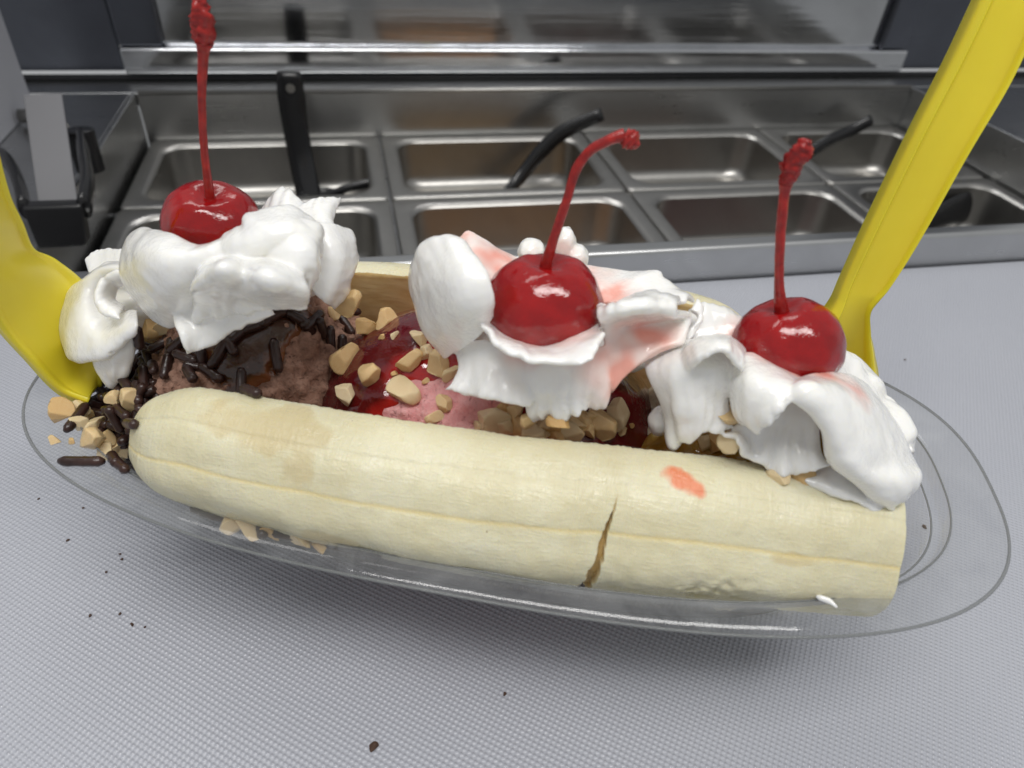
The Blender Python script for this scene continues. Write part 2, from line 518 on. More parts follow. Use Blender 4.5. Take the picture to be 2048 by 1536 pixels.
CREAM = {
 'left': dict(petals=[
  dict(t=0.34, ruf=0.05, rows=[[(-73.7, -15.0, 69.4), (-66.2, -18.0, 68.9), (-57.9, -19.0, 75.9), (-50.8, -18.0, 77.6)], [(-77.0, -15.0, 75.8), (-62.4, -23.0, 81.8), (-54.4, -22.0, 83.8), (-47.3, -20.0, 84.9)], [(-78.2, -12.0, 79.7), (-64.1, -21.0, 87.3), (-56.1, -22.5, 88.0), (-47.1, -19.0, 88.6)], [(-77.5, -8.0, 82.9), (-65.7, -15.0, 88.0), (-54.5, -19.0, 88.8), (-46.2, -17.0, 91.8)], [(-77.0, -5.0, 82.5), (-66.8, -12.0, 86.0), (-57.2, -15.0, 86.9), (-47.9, -14.0, 90.7)]]),
  dict(t=0.3, rows=[[(-50.5, -17.0, 81.6), (-44.2, -18.0, 85.3), (-38.4, -17.0, 87.8)], [(-49.5, -20.0, 88.7), (-42.5, -21.0, 92.3), (-36.6, -19.0, 94.1), (-32.9, -15.0, 91.7)], [(-51.2, -17.0, 90.2), (-45.9, -17.0, 92.6), (-46.1, -15.0, 94.1), (-39.7, -12.0, 94.7), (-34.4, -10.0, 91.3)], [(-53.1, -13.0, 88.8), (-48.1, -13.0, 91.1), (-47.3, -12.0, 92.7), (-41.2, -9.0, 93.4), (-36.2, -7.0, 90.5)]]),
  dict(t=0.3, ruf=0.085, rows=[[(-56.9, -17.0, 85.0), (-47.8, -18.0, 87.4), (-40.8, -18.0, 87.9), (-37.0, -16.0, 86.4)], [(-52.4, -26.0, 86.6), (-43.5, -30.5, 93.4), (-41.5, -27.5, 90.9), (-34.6, -31.5, 93.9), (-30.8, -27.0, 89.6)], [(-53.5, -27.0, 84.5), (-43.5, -32.0, 92.0), (-41.1, -29.0, 88.9), (-34.2, -33.0, 92.1), (-29.8, -28.0, 88.3)], [(-56.2, -23.0, 79.3), (-51.3, -23.5, 81.1), (-44.9, -24.0, 81.8), (-38.1, -25.5, 83.8), (-32.0, -24.5, 84.4)], [(-58.8, -22.0, 74.2), (-53.4, -22.0, 75.1), (-46.0, -23.0, 78.7), (-39.1, -25.0, 81.8), (-32.6, -25.0, 82.3)]]),
  dict(t=0.3, ruf=0.1, rows=[[(-64.5, -18.0, 75.4), (-57.6, -19.0, 77.1), (-49.5, -20.0, 79.1), (-42.2, -20.0, 80.2)], [(-62.5, -22.0, 73.5), (-57.7, -20.5, 73.4), (-50.7, -21.0, 75.5), (-40.1, -23.0, 81.1)], [(-60.2, -24.5, 72.0), (-56.9, -22.0, 70.9), (-51.1, -22.0, 73.7), (-40.0, -23.5, 80.3)], [(-59.3, -25.0, 68.6), (-58.8, -24.5, 68.1), (-52.7, -23.0, 70.7), (-47.9, -23.0, 74.9), (-39.4, -24.0, 80.1)]]),
  dict(t=0.28, ruf=0.085, rows=[[(-45.7, -15.0, 90.9), (-43.1, -19.0, 89.2), (-42.3, -21.0, 85.1)], [(-39.7, -14.0, 94.3), (-36.0, -21.0, 92.3), (-35.9, -24.0, 86.8)], [(-35.3, -12.0, 93.3), (-32.2, -19.0, 91.8), (-32.4, -22.0, 87.3)], [(-34.8, -9.0, 90.5), (-32.7, -15.0, 89.7), (-32.5, -18.0, 86.1), (-33.0, -22.0, 84.2)]]),
  dict(t=0.26, ruf=0.08, rows=[[(-42.0, -6.0, 89.2), (-40.5, -9.0, 83.2), (-36.8, -12.0, 77.5)], [(-37.0, -3.0, 89.0), (-34.2, -7.0, 85.3), (-33.8, -11.0, 79.7), (-34.9, -12.0, 76.0)], [(-34.8, 2.0, 85.8), (-32.7, -2.0, 83.0), (-32.7, -6.0, 78.2), (-34.8, -10.0, 74.0)], [(-35.6, 6.0, 83.5), (-33.2, 3.0, 81.5), (-32.8, -2.0, 77.1), (-35.4, -8.0, 71.9)]]),
  dict(t=0.3, ruf=0.085, rows=[[(-57.0, 2.0, 79.8), (-49.3, 1.0, 82.6), (-38.8, 0.0, 83.4)], [(-58.8, 9.0, 81.0), (-49.8, 7.0, 85.5), (-40.9, 7.0, 84.4)], [(-57.9, 12.0, 83.4), (-53.6, 14.0, 87.1), (-47.0, 11.0, 85.5), (-41.3, 10.0, 84.7)]]),
  dict(t=0.24, rows=[[(-45.9, 4.0, 83.9), (-40.9, 3.0, 85.1), (-37.2, 2.0, 84.9)], [(-47.4, 8.0, 85.4), (-42.8, 8.0, 86.0), (-39.4, 7.0, 84.6)], [(-46.0, 10.0, 87.0), (-43.6, 13.0, 86.5), (-41.1, 15.0, 85.2)]]),
  dict(t=0.34, rows=[[(-81.1, -7.0, 73.0), (-87.8, -5.0, 69.9), (-90.6, -6.0, 66.5), (-88.9, -9.0, 64.4), (-83.7, -12.0, 64.6), (-76.6, -14.0, 68.3)], [(-83.1, -6.0, 73.4), (-89.8, -6.0, 70.8), (-91.6, -10.0, 67.5), (-88.2, -16.0, 64.0), (-82.2, -19.0, 63.2), (-73.2, -19.0, 69.2)], [(-85.2, -4.0, 73.2), (-92.9, -4.0, 69.2), (-96.8, -8.0, 65.4), (-95.6, -14.0, 60.8), (-90.6, -19.0, 58.0), (-81.0, -21.0, 61.6), (-72.9, -20.0, 68.0)], [(-87.0, -2.0, 72.5), (-94.4, -2.0, 68.9), (-100.3, -5.0, 63.4), (-100.0, -11.0, 58.1), (-94.8, -17.0, 54.4), (-83.2, -20.0, 59.3), (-75.0, -19.0, 65.0)]]),
  dict(t=0.26, rows=[[(-79.2, -10.0, 73.2), (-83.9, -9.0, 70.0), (-84.1, -11.0, 68.0), (-80.2, -13.0, 68.0)], [(-78.3, -12.0, 76.2), (-83.2, -12.0, 73.4), (-83.3, -15.0, 70.5), (-78.4, -17.0, 69.1)], [(-79.6, -11.0, 76.1), (-84.0, -13.0, 74.1), (-84.1, -16.0, 71.0), (-81.7, -18.0, 69.2), (-77.1, -19.0, 69.1)]]),
  dict(t=0.42, rows=[[(-89.4, -15.0, 59.2), (-82.3, -16.0, 62.5), (-77.1, -16.0, 63.4)], [(-88.2, -17.5, 56.4), (-80.8, -19.0, 60.2), (-77.5, -17.5, 59.7)], [(-87.1, -18.5, 52.8), (-82.5, -19.5, 55.2), (-78.4, -18.0, 57.2)], [(-85.4, -19.5, 49.9), (-84.5, -19.5, 50.3), (-79.9, -18.5, 54.1)]]),
  dict(t=0.3, ruf=0.03, rows=[[(-99.7, 2.0, 63.2), (-90.1, 2.0, 67.3)], [(-104.4, 7.0, 64.5), (-99.9, 8.0, 66.9), (-92.0, 6.0, 69.5)], [(-104.4, 8.0, 65.3), (-100.4, 9.0, 67.5), (-92.8, 7.0, 69.7)]]),
  ], cores=[((-64.0, -2.0, 69.7), 1.7, 1.2, 0.85), ((-50.9, -3.0, 74.9), 1.2, 1.1, 0.85), ((-86.6, -6.0, 61.9), 0.8, 0.7, 0.7), ((-76.3, -4.0, 68.3), 0.9, 0.8, 0.75)]),
 'mid': dict(petals=[
  dict(t=0.4, ruf=0.04, rows=[[(-9.3, -15.0, 69.0), (-5.1, -18.0, 74.8), (-1.7, -19.0, 79.5), (0.7, -19.0, 84.0)], [(-13.5, -14.5, 73.8), (-7.5, -20.0, 81.6), (-2.8, -22.5, 86.6), (1.1, -21.0, 89.4)], [(-16.4, -11.0, 77.6), (-10.5, -17.5, 86.6), (-5.3, -20.5, 91.7), (-0.8, -19.0, 92.5)], [(-18.3, -7.0, 79.8), (-14.9, -11.0, 89.0), (-9.7, -13.5, 93.9), (-4.1, -15.0, 93.6)], [(-18.9, -4.0, 79.2), (-15.4, -8.0, 87.9), (-10.3, -11.0, 92.8), (-4.9, -13.0, 92.7)]]),
  dict(t=0.34, rows=[[(-0.5, -12.0, 77.6), (7.1, -13.0, 76.7), (13.9, -13.0, 77.3), (19.5, -12.0, 81.6)], [(-1.0, -18.0, 80.3), (5.4, -21.0, 79.2), (13.8, -22.0, 80.0), (20.3, -18.0, 82.9)], [(-1.1, -23.0, 82.5), (4.8, -28.0, 82.2), (11.9, -29.5, 82.7), (19.7, -28.0, 83.9), (21.4, -22.0, 84.9)]]),
  dict(t=0.3, ruf=0.1, rows=[[(-7.8, -15.0, 72.5), (-1.4, -17.0, 76.1), (6.0, -18.0, 77.0)], [(-5.5, -19.0, 70.3), (1.7, -22.0, 72.6), (9.0, -22.0, 71.0)], [(-6.2, -22.0, 68.7), (2.4, -25.0, 70.3), (9.9, -24.0, 68.6)], [(-7.3, -23.0, 67.3), (2.1, -26.0, 69.4), (9.6, -25.0, 68.0)]]),
  dict(t=0.3, ruf=0.2, rows=[[(2.0, -17.0, 75.6), (9.8, -18.0, 76.5), (16.3, -18.0, 77.7), (22.6, -17.0, 79.3)], [(6.0, -21.0, 68.5), (11.9, -23.5, 72.2), (17.3, -22.0, 72.7), (23.7, -19.0, 75.2)], [(8.4, -22.0, 65.4), (13.2, -24.0, 68.6), (17.7, -23.0, 69.9), (23.4, -20.0, 71.1)], [(9.4, -22.0, 62.1), (14.5, -23.5, 65.0), (19.0, -23.0, 67.1), (23.0, -21.0, 67.5)]]),
  dict(t=0.34, rows=[[(24.2, -20.0, 70.5), (26.6, -19.0, 74.5), (31.3, -17.0, 79.1), (35.9, -15.0, 80.3)], [(22.4, -19.0, 76.1), (26.3, -16.5, 79.0), (31.5, -14.0, 80.5), (36.5, -12.0, 82.3)], [(21.2, -17.0, 81.3), (24.7, -13.5, 81.8), (30.1, -11.5, 82.5), (36.6, -10.0, 83.6)], [(19.7, -19.0, 86.2), (22.8, -21.0, 89.2), (27.3, -20.0, 90.2), (32.7, -17.0, 88.6)], [(18.8, -14.0, 86.0), (23.0, -14.0, 87.5), (28.2, -12.0, 88.2), (35.1, -9.0, 86.5)]]),
  dict(t=0.34, rows=[[(-2.0, -5.0, 78.9), (8.4, -2.0, 77.6), (19.6, -6.0, 80.7), (35.6, -6.0, 83.9)], [(-7.7, -3.0, 84.9), (2.5, 1.0, 80.9), (19.1, -2.0, 81.7), (36.3, -3.0, 83.7)], [(-12.7, 4.0, 85.6), (-7.2, 6.0, 86.3), (2.5, 7.0, 81.4), (13.1, 6.0, 82.8), (26.6, 4.0, 83.4), (33.1, 2.0, 83.7), (38.2, -0.0, 81.3)]]),
  dict(t=0.26, rows=[[(36.7, -6.0, 82.4), (38.8, -7.0, 81.1), (36.5, -12.0, 79.4)], [(37.8, -3.0, 83.0), (39.1, -5.0, 82.2), (37.9, -10.0, 78.3)]]),
  ], cores=[((3.9, -2.0, 66.9), 1.7, 1.5, 1.0), ((19.7, -2.0, 69.7), 1.8, 1.4, 1.0), ((-7.8, -4.0, 71.3), 0.9, 1.0, 0.9), ((3.1, 10.0, 81.5), 0.32, 0.4, 0.28), ((10.2, 10.0, 84.1), 0.26, 0.4, 0.42), ((12.9, 9.0, 81.9), 0.3, 0.4, 0.3)]),
 'right': dict(petals=[
  dict(t=0.42, ruf=0.1, rows=[[(29.6, -12.0, 73.3), (34.8, -12.0, 77.8), (39.2, -12.0, 78.8), (44.8, -12.0, 78.6)], [(30.4, -17.0, 74.3), (35.0, -20.0, 78.6), (39.7, -20.0, 79.5), (44.7, -18.0, 77.8)], [(33.9, -19.0, 69.9), (37.0, -22.5, 73.4), (41.0, -21.0, 73.6), (45.7, -19.0, 72.3)], [(35.5, -20.0, 64.8), (38.5, -23.0, 68.1), (41.9, -22.0, 69.2), (47.1, -20.0, 67.3)], [(36.4, -22.0, 61.2), (40.0, -23.5, 63.4), (41.6, -23.0, 66.5), (45.3, -22.0, 66.6)]]),
  dict(t=0.34, rows=[[(35.9, -15.0, 77.7), (38.3, -14.0, 80.7), (43.1, -13.0, 81.7), (47.2, -14.0, 80.2)], [(35.9, -19.0, 79.5), (37.7, -20.0, 84.0), (41.9, -20.0, 85.4), (46.2, -19.0, 82.1)], [(36.9, -22.0, 78.7), (38.2, -24.5, 84.5), (41.6, -24.0, 85.6), (45.7, -22.0, 81.0)]]),
  dict(t=0.42, rows=[[(44.9, -14.0, 76.8), (48.4, -13.0, 78.6), (54.7, -12.0, 76.1), (60.1, -13.0, 74.2)], [(44.8, -19.0, 75.7), (47.2, -23.0, 80.2), (51.1, -24.0, 81.0), (56.5, -22.0, 79.2)], [(46.8, -21.0, 71.8), (48.1, -26.0, 75.6), (50.9, -27.5, 78.9), (54.2, -26.0, 81.0)], [(48.4, -22.0, 69.5), (50.2, -27.0, 72.4), (51.4, -29.0, 76.5), (52.7, -28.0, 81.0)]]),
  dict(t=0.3, ruf=0.18, rows=[[(52.2, -17.0, 73.2), (57.7, -16.0, 73.5), (62.2, -17.0, 72.8)], [(47.9, -20.0, 67.4), (55.9, -19.5, 68.7), (62.6, -21.0, 69.6)], [(47.2, -22.0, 65.3), (55.7, -23.0, 64.9), (63.3, -24.0, 67.5)], [(45.0, -23.0, 67.5), (49.8, -24.5, 64.0), (56.1, -25.5, 61.8), (60.8, -26.0, 63.0), (64.0, -26.0, 67.1)]]),
  dict(t=0.44, ruf=0.05, rows=[[(54.4, -22.0, 77.6), (56.8, -19.0, 78.2), (61.1, -15.0, 77.5), (66.8, -11.0, 75.6), (73.0, -8.0, 71.4)], [(53.5, -27.0, 80.4), (56.3, -26.0, 82.3), (63.0, -22.0, 78.8), (70.2, -17.0, 74.2), (77.1, -12.0, 68.6)], [(60.5, -26.0, 75.3), (61.6, -27.5, 76.3), (66.8, -25.5, 74.2), (74.3, -20.0, 69.6), (80.8, -15.0, 65.2)], [(63.4, -26.5, 68.7), (65.5, -28.5, 70.4), (70.2, -27.0, 68.6), (76.8, -22.5, 66.0), (83.0, -18.0, 62.7)], [(70.0, -27.0, 64.0), (72.2, -28.0, 64.6), (75.7, -27.0, 65.1), (79.4, -24.0, 63.9), (82.6, -21.0, 63.0)], [(77.8, -26.0, 58.2), (78.7, -26.0, 58.1), (79.2, -25.5, 59.1), (80.2, -24.5, 59.9), (81.7, -23.0, 61.1)]]),
  dict(t=0.22, rows=[[(63.3, -22.0, 61.0), (68.8, -22.0, 63.7), (77.4, -22.0, 59.7)], [(61.4, -25.0, 61.2), (68.7, -27.0, 61.4), (76.4, -27.0, 58.4)], [(65.0, -26.0, 59.5), (69.9, -27.5, 60.3), (76.0, -27.5, 57.5)]]),
  dict(t=0.28, rows=[[(63.6, -9.0, 75.2), (72.1, -8.0, 69.9), (80.3, -10.0, 64.3), (83.0, -14.0, 62.5)], [(66.5, -4.0, 75.1), (74.2, -5.0, 69.5), (81.6, -7.0, 64.6), (84.8, -12.0, 61.0)], [(68.6, -1.0, 75.5), (73.0, -1.0, 71.7), (76.3, -2.0, 68.1), (82.2, -4.0, 65.5), (86.3, -10.0, 59.1)]]),
  dict(t=0.34, rows=[[(38.1, -8.0, 74.6), (44.0, -6.0, 75.5), (49.5, -7.0, 76.0)], [(37.0, -4.0, 77.1), (43.4, -2.0, 78.7), (49.1, -4.0, 78.6)], [(37.2, 1.0, 78.4), (42.5, 3.0, 79.3), (49.5, 1.0, 77.8)]]),
  ], cores=[((59.2, -3.0, 63.4), 1.8, 1.4, 0.9), ((43.1, -4.0, 66.3), 1.2, 1.2, 1.1), ((67.4, -6.0, 64.8), 1.4, 1.2, 0.9), ((34.9, -17.0, 62.6), 0.26, 0.3, 0.38), ((75.8, -12.0, 62.4), 1.0, 0.9, 0.7), ((57.3, -12.0, 59.7), 0.9, 0.8, 0.9)]),
}
SPOONS = {
 'left': [[(-92.0, -20.0, 44.6), (-93.3, -17.0, 44.6), (-94.3, -14.0, 44.7)], [(-97.3, -21.0, 47.9), (-97.3, -13.5, 49.0), (-94.0, -8.0, 52.2)], [(-99.8, -22.5, 56.7), (-98.8, -14.0, 59.6), (-97.7, -3.0, 60.7)], [(-101.5, -24.0, 65.7), (-100.0, -14.5, 68.5), (-101.5, -1.0, 64.2)], [(-100.7, -25.0, 74.7), (-99.6, -16.0, 75.2), (-102.9, -4.0, 70.3)], [(-98.3, -25.0, 83.0), (-99.8, -17.0, 80.8), (-102.5, -9.0, 76.3)], [(-95.4, -24.0, 91.2), (-97.3, -18.0, 88.7), (-99.8, -12.0, 84.2)], [(-93.5, -23.0, 98.8), (-94.6, -19.0, 97.0), (-97.3, -15.0, 91.8)], [(-91.1, -23.0, 108.8), (-91.2, -20.0, 107.8), (-93.8, -17.0, 102.0)], [(-89.5, -22.0, 120.6), (-88.7, -20.0, 120.2), (-87.3, -19.0, 119.3)]],
 'right': [[(77.6, 26.0, 31.9), (84.7, 29.0, 27.1), (88.6, 28.0, 30.7)], [(70.8, 25.0, 41.6), (84.1, 33.0, 35.2), (91.6, 30.0, 44.3)], [(68.9, 25.0, 52.5), (80.4, 33.0, 48.8), (88.7, 31.0, 53.3)], [(71.2, 26.0, 61.2), (79.4, 31.0, 60.0), (84.2, 31.0, 62.3)], [(73.7, 28.0, 68.1), (78.5, 30.0, 68.4), (81.7, 30.0, 69.2)], [(74.3, 29.5, 74.8), (79.6, 30.5, 74.4), (84.0, 29.5, 75.0)], [(75.5, 31.0, 88.1), (81.5, 32.0, 86.6), (86.3, 31.0, 86.2)], [(78.1, 34.0, 107.3), (84.2, 35.0, 105.6), (89.3, 34.0, 104.6)], [(80.6, 37.0, 120.5), (87.0, 38.0, 118.5), (92.3, 37.0, 117.9)], [(82.5, 40.0, 131.7), (88.5, 41.0, 129.9), (93.7, 40.0, 129.2)], [(83.9, 43.0, 140.6), (90.1, 44.0, 139.3), (95.2, 43.0, 139.0)], [(84.4, 47.0, 151.9), (89.3, 48.0, 151.4), (93.3, 47.0, 151.0)]],
}
CHERRIES = [
 dict(c=(-66.4, 4.0, 80.8), r=1.04, tip=5, stem=[((-65.0, 3.0, 85.8), 0.17), ((-64.9, 3.0, 88.6), 0.1), ((-63.9, 3.0, 98.4), 0.075), ((-62.1, 3.0, 108.4), 0.08), ((-59.9, 3.0, 116.8), 0.1), ((-59.2, 3.0, 119.0), 0.16), ((-58.6, 3.0, 122.9), 0.2), ((-58.7, 3.0, 125.7), 0.13), ((-59.1, 3.0, 127.0), 0.05)]),
 dict(c=(9.2, -10.0, 81.2), r=1.13, tip=7, stem=[((8.4, -9.0, 87.2), 0.14), ((8.6, -9.0, 89.7), 0.11), ((9.8, -8.5, 96.1), 0.085), ((11.2, -8.0, 102.8), 0.08), ((12.1, -7.5, 107.7), 0.085), ((14.1, -7.0, 111.1), 0.085), ((17.3, -6.5, 113.3), 0.09), ((19.3, -6.0, 113.9), 0.12), ((20.6, -6.0, 113.3), 0.15), ((22.0, -6.0, 112.5), 0.06)]),
 dict(c=(56.0, -6.0, 77.6), r=1.02, tip=5, stem=[((53.9, -5.0, 82.4), 0.16), ((53.3, -5.0, 84.5), 0.13), ((51.2, -5.0, 90.7), 0.085), ((48.8, -5.0, 100.4), 0.085), ((47.6, -5.0, 106.7), 0.09), ((47.3, -5.0, 108.9), 0.12), ((47.5, -5.0, 111.5), 0.17), ((48.2, -5.0, 114.6), 0.15), ((48.6, -5.0, 116.3), 0.08)]),
]
SMEAR = [(66.62, -38.86, 45.8), (67.74, -39.16, 45.8), (69.01, -39.54, 45.8), (70.07, -40.6, 45.8)]
LADLES = [[(-0.0277, 0.5, -0.0964), (-0.0328, 0.515, -0.0716), (-0.0355, 0.525, -0.0491), (-0.0371, 0.53, -0.0256), (-0.0372, 0.532, -0.0057), (-0.0366, 0.532, 0.0092)], [(0.1113, 0.52, -0.0834), (0.13, 0.535, -0.0718), (0.1481, 0.54, -0.0518), (0.165, 0.54, -0.0372), (0.1923, 0.535, -0.0228)], [(-0.0245, 0.5, -0.0671), (-0.0065, 0.5, -0.0614), (0.0078, 0.5, -0.0581), (0.022, 0.5, -0.0571), (0.0356, 0.5, -0.0561)], [(0.3652, 0.53, -0.0707), (0.3862, 0.54, -0.0598), (0.4054, 0.545, -0.0512), (0.4258, 0.55, -0.0455), (0.4427, 0.55, -0.0363)], [(0.4119, 0.42, -0.0784), (0.4383, 0.43, -0.0721), (0.4664, 0.44, -0.0676), (0.4955, 0.45, -0.0679), (0.514, 0.45, -0.0712)]]
JUICE_MID = [((-10.9, 4.0, 85.4), 7, 0.55), ((-3.5, 2.0, 82.3), 8, 0.7), ((-1.5, -0.0, 81.4), 6, 0.8), ((9.4, 2.0, 83.1), 9, 0.55), ((20.3, -6.0, 83.1), 7, 0.9), ((26.0, -18.0, 74.8), 9, 0.8), ((28.1, -15.0, 78.9), 8, 0.75), ((6.2, -20.0, 78.4), 5, 0.5), ((17.2, -20.0, 80.4), 5, 0.45), ((14.7, 0.0, 83.9), 8, 0.5)]
JUICE_RIGHT = [((48.1, -10.0, 79.0), 5, 0.8), ((47.6, -6.0, 78.5), 5, 0.6), ((56.9, -15.0, 76.7), 4, 0.8), ((61.1, -16.0, 77.1), 5, 0.75), ((65.5, -17.0, 76.4), 5, 0.8), ((51.1, -14.0, 78.3), 4, 0.5)]
CRUMBS = [(-0.0061, 0.0732, 2.2), (-0.0926, 0.1574, 0.8), (-0.0802, 0.152, 0.8), (-0.0812, 0.1409, 0.9), (-0.0673, 0.1341, 0.8), (-0.0664, 0.1323, 0.9), (-0.0695, 0.1287, 0.8), (-0.0637, 0.1155, 0.9), (-0.0704, 0.1162, 1.0), (-0.0603, 0.112, 1.0), (0.0234, 0.0798, 1.1), (0.1525, 0.1076, 1.4), (0.1996, 0.1829, 0.9), (-0.0573, 0.1108, 0.8)]
NUTS = [((3.3, 133.2, 62.3), (-0.49, 0.07, 0.87), 1.8, 0), ((6.0, 131.6, 63.7), (-0.41, 0.01, 0.91), 2.0, 0), ((-1.6, 125.9, 58.4), (-0.49, -0.28, 0.83), 1.5, 0), ((5.1, 122.4, 60.4), (-0.14, -0.53, 0.84), 1.6, 0), ((11.3, 118.9, 60.5), (-0.51, -0.69, 0.52), 1.6, 0), ((47.4, 103.0, 54.4), (0.31, -0.7, 0.65), 1.6, 1), ((53.5, 106.0, 54.0), (0.49, -0.59, 0.64), 1.4, 1), ((0.4, 140.9, 59.3), (-0.53, 0.26, 0.81), 6.6, 0), ((4.5, 140.3, 61.7), (-0.41, 0.25, 0.88), 5.4, 0), ((-4.7, 133.1, 56.9), (-0.66, 0.03, 0.75), 7.0, 0), ((0.7, 123.7, 59.0), (-0.57, -0.26, 0.78), 6.2, 0), ((8.4, 122.3, 62.6), (-0.5, -0.33, 0.8), 5.6, 0), ((6.6, 118.9, 58.0), (0.0, -0.67, 0.74), 6.4, 0), ((-5.0, 123.4, 54.4), (-0.69, -0.35, 0.63), 5.8, 0), ((11.3, 127.0, 65.1), (-0.25, -0.22, 0.94), 5.0, 0), ((11.8, 123.8, 63.8), (0.2, -0.22, 0.95), 4.6, 0), ((14.8, 119.8, 63.6), (-0.51, -0.15, 0.85), 6.0, 0), ((16.8, 117.4, 62.9), (-0.27, -0.33, 0.9), 4.2, 0), ((-7.4, 150.3, 58.6), (0.15, -0.77, 0.62), 4.4, 5), ((-4.0, 133.8, 72.4), (0.74, -0.44, -0.5), 6.6, 5), ((12.3, 112.1, 56.2), (-0.47, -0.68, 0.56), 3.4, 1), ((14.6, 113.5, 58.7), (-0.38, -0.68, 0.63), 4.2, 1), ((23.1, 107.9, 57.4), (-0.13, -0.72, 0.69), 8.0, 1), ((26.6, 108.9, 59.1), (-0.73, -0.45, 0.52), 5.0, 1), ((28.2, 107.5, 59.2), (-0.18, -0.6, 0.78), 5.2, 1), ((29.1, 105.0, 56.4), (0.04, -0.79, 0.61), 6.2, 1), ((31.4, 104.5, 57.5), (-0.35, -0.91, 0.22), 6.2, 1), ((33.6, 104.5, 58.4), (-0.13, -0.73, 0.67), 5.6, 1), ((35.5, 103.1, 57.3), (-0.07, -0.73, 0.68), 5.0, 1), ((38.0, 103.2, 57.4), (0.05, -0.68, 0.73), 6.6, 1), ((40.3, 103.8, 57.7), (0.09, -0.66, 0.75), 5.2, 1), ((42.4, 103.3, 56.7), (0.23, -0.72, 0.66), 4.6, 1), ((45.3, 104.4, 56.8), (0.29, -0.68, 0.68), 7.0, 1), ((49.5, 106.6, 56.9), (0.33, -0.59, 0.74), 5.8, 1), ((35.7, 102.0, 56.0), (-0.06, -0.75, 0.66), 4.8, 1), ((38.7, 102.2, 56.3), (0.05, -0.71, 0.7), 3.2, 1), ((41.3, 104.8, 58.6), (0.2, -0.64, 0.74), 4.6, 1), ((51.0, 104.3, 53.9), (0.36, -0.69, 0.63), 2.2, 1), ((33.1, 103.2, 56.4), (-0.36, -0.64, 0.67), 5.2, 1), ((26.4, 106.3, 57.3), (-0.55, -0.72, 0.43), 5.5, 1), ((21.1, 108.1, 56.1), (-0.53, -0.81, 0.25), 3.2, 1), ((43.6, 105.2, 58.1), (0.26, -0.64, 0.72), 4.2, 1), ((29.5, 100.9, 63.6), (-0.68, -0.71, -0.21), 4.2, 1), ((34.7, 98.2, 64.9), (-0.2, -0.98, 0.06), 4.5, 1), ((64.8, 90.3, 68.7), (0.34, -0.78, 0.53), 6.0, 4), ((67.3, 93.4, 58.6), (-0.66, -0.31, 0.69), 6.4, 4), ((66.0, 87.4, 65.1), (-0.69, -0.64, -0.32), 5.2, 4), ((65.3, 94.5, 57.5), (-0.53, -0.22, 0.82), 4.4, 4), ((77.0, 80.4, 60.7), (0.09, 0.08, 0.99), 4.8, 4), ((73.0, 81.0, 61.4), (-0.93, -0.26, 0.26), 4.0, 4), ((-49.2, 152.1, 57.9), (0.43, -0.86, -0.26), 7.2, 5), ((-45.3, 149.6, 57.9), (-0.76, -0.23, 0.6), 5.0, 5), ((-50.3, 154.0, 51.3), (0.13, 0.22, 0.97), 4.6, 5), ((-51.5, 133.6, 50.9), (-0.06, -0.99, -0.14), 6.2, 2), ((-68.6, 137.8, 45.3), (0.03, 0.01, 1.0), 6.4, 3), ((-65.6, 139.4, 44.1), (0.95, 0.28, 0.16), 5.0, 2), ((-67.0, 128.2, 45.3), (-0.02, -0.01, 1.0), 2.6, 3), ((-62.1, 135.2, 41.5), (0.13, 0.06, 0.99), 5.7, 2), ((-59.8, 126.7, 45.0), (0.47, 0.35, 0.82), 6.0, 2), ((-58.9, 133.5, 37.7), (0.85, 0.45, 0.28), 6.4, 2), ((-57.7, 126.9, 41.5), (0.12, 0.09, 0.99), 4.2, 2), ((-64.2, 133.8, 45.0), (0.51, 0.23, 0.83), 4.2, 2), ((-59.6, 132.2, 41.1), (0.7, 0.37, 0.61), 4.2, 2), ((-64.8, 139.9, 41.7), (0.68, 0.2, 0.7), 4.2, 2), ((-57.7, 133.4, 35.8), (0.78, 0.41, 0.48), 4.2, 2), ((-63.6, 127.6, 45.3), (0.03, 0.02, 1.0), 1.6, 3), ((-55.3, 136.1, 48.9), (-0.55, -0.11, 0.82), 4.2, 2), ((-59.4, 136.0, 39.1), (0.28, -0.96, -0.04), 4.2, 2), ((-26.0, 101.1, 41.6), (0.02, 0.04, 1.0), 6.5, 6), ((-29.0, 102.6, 41.6), (0.02, 0.04, 1.0), 6.0, 6), ((-21.6, 98.8, 41.5), (0.02, 0.04, 1.0), 4.5, 6), ((-16.3, 96.3, 41.5), (0.02, 0.04, 1.0), 5.0, 6), ((-12.5, 94.5, 41.4), (0.02, 0.04, 1.0), 4.0, 6)]
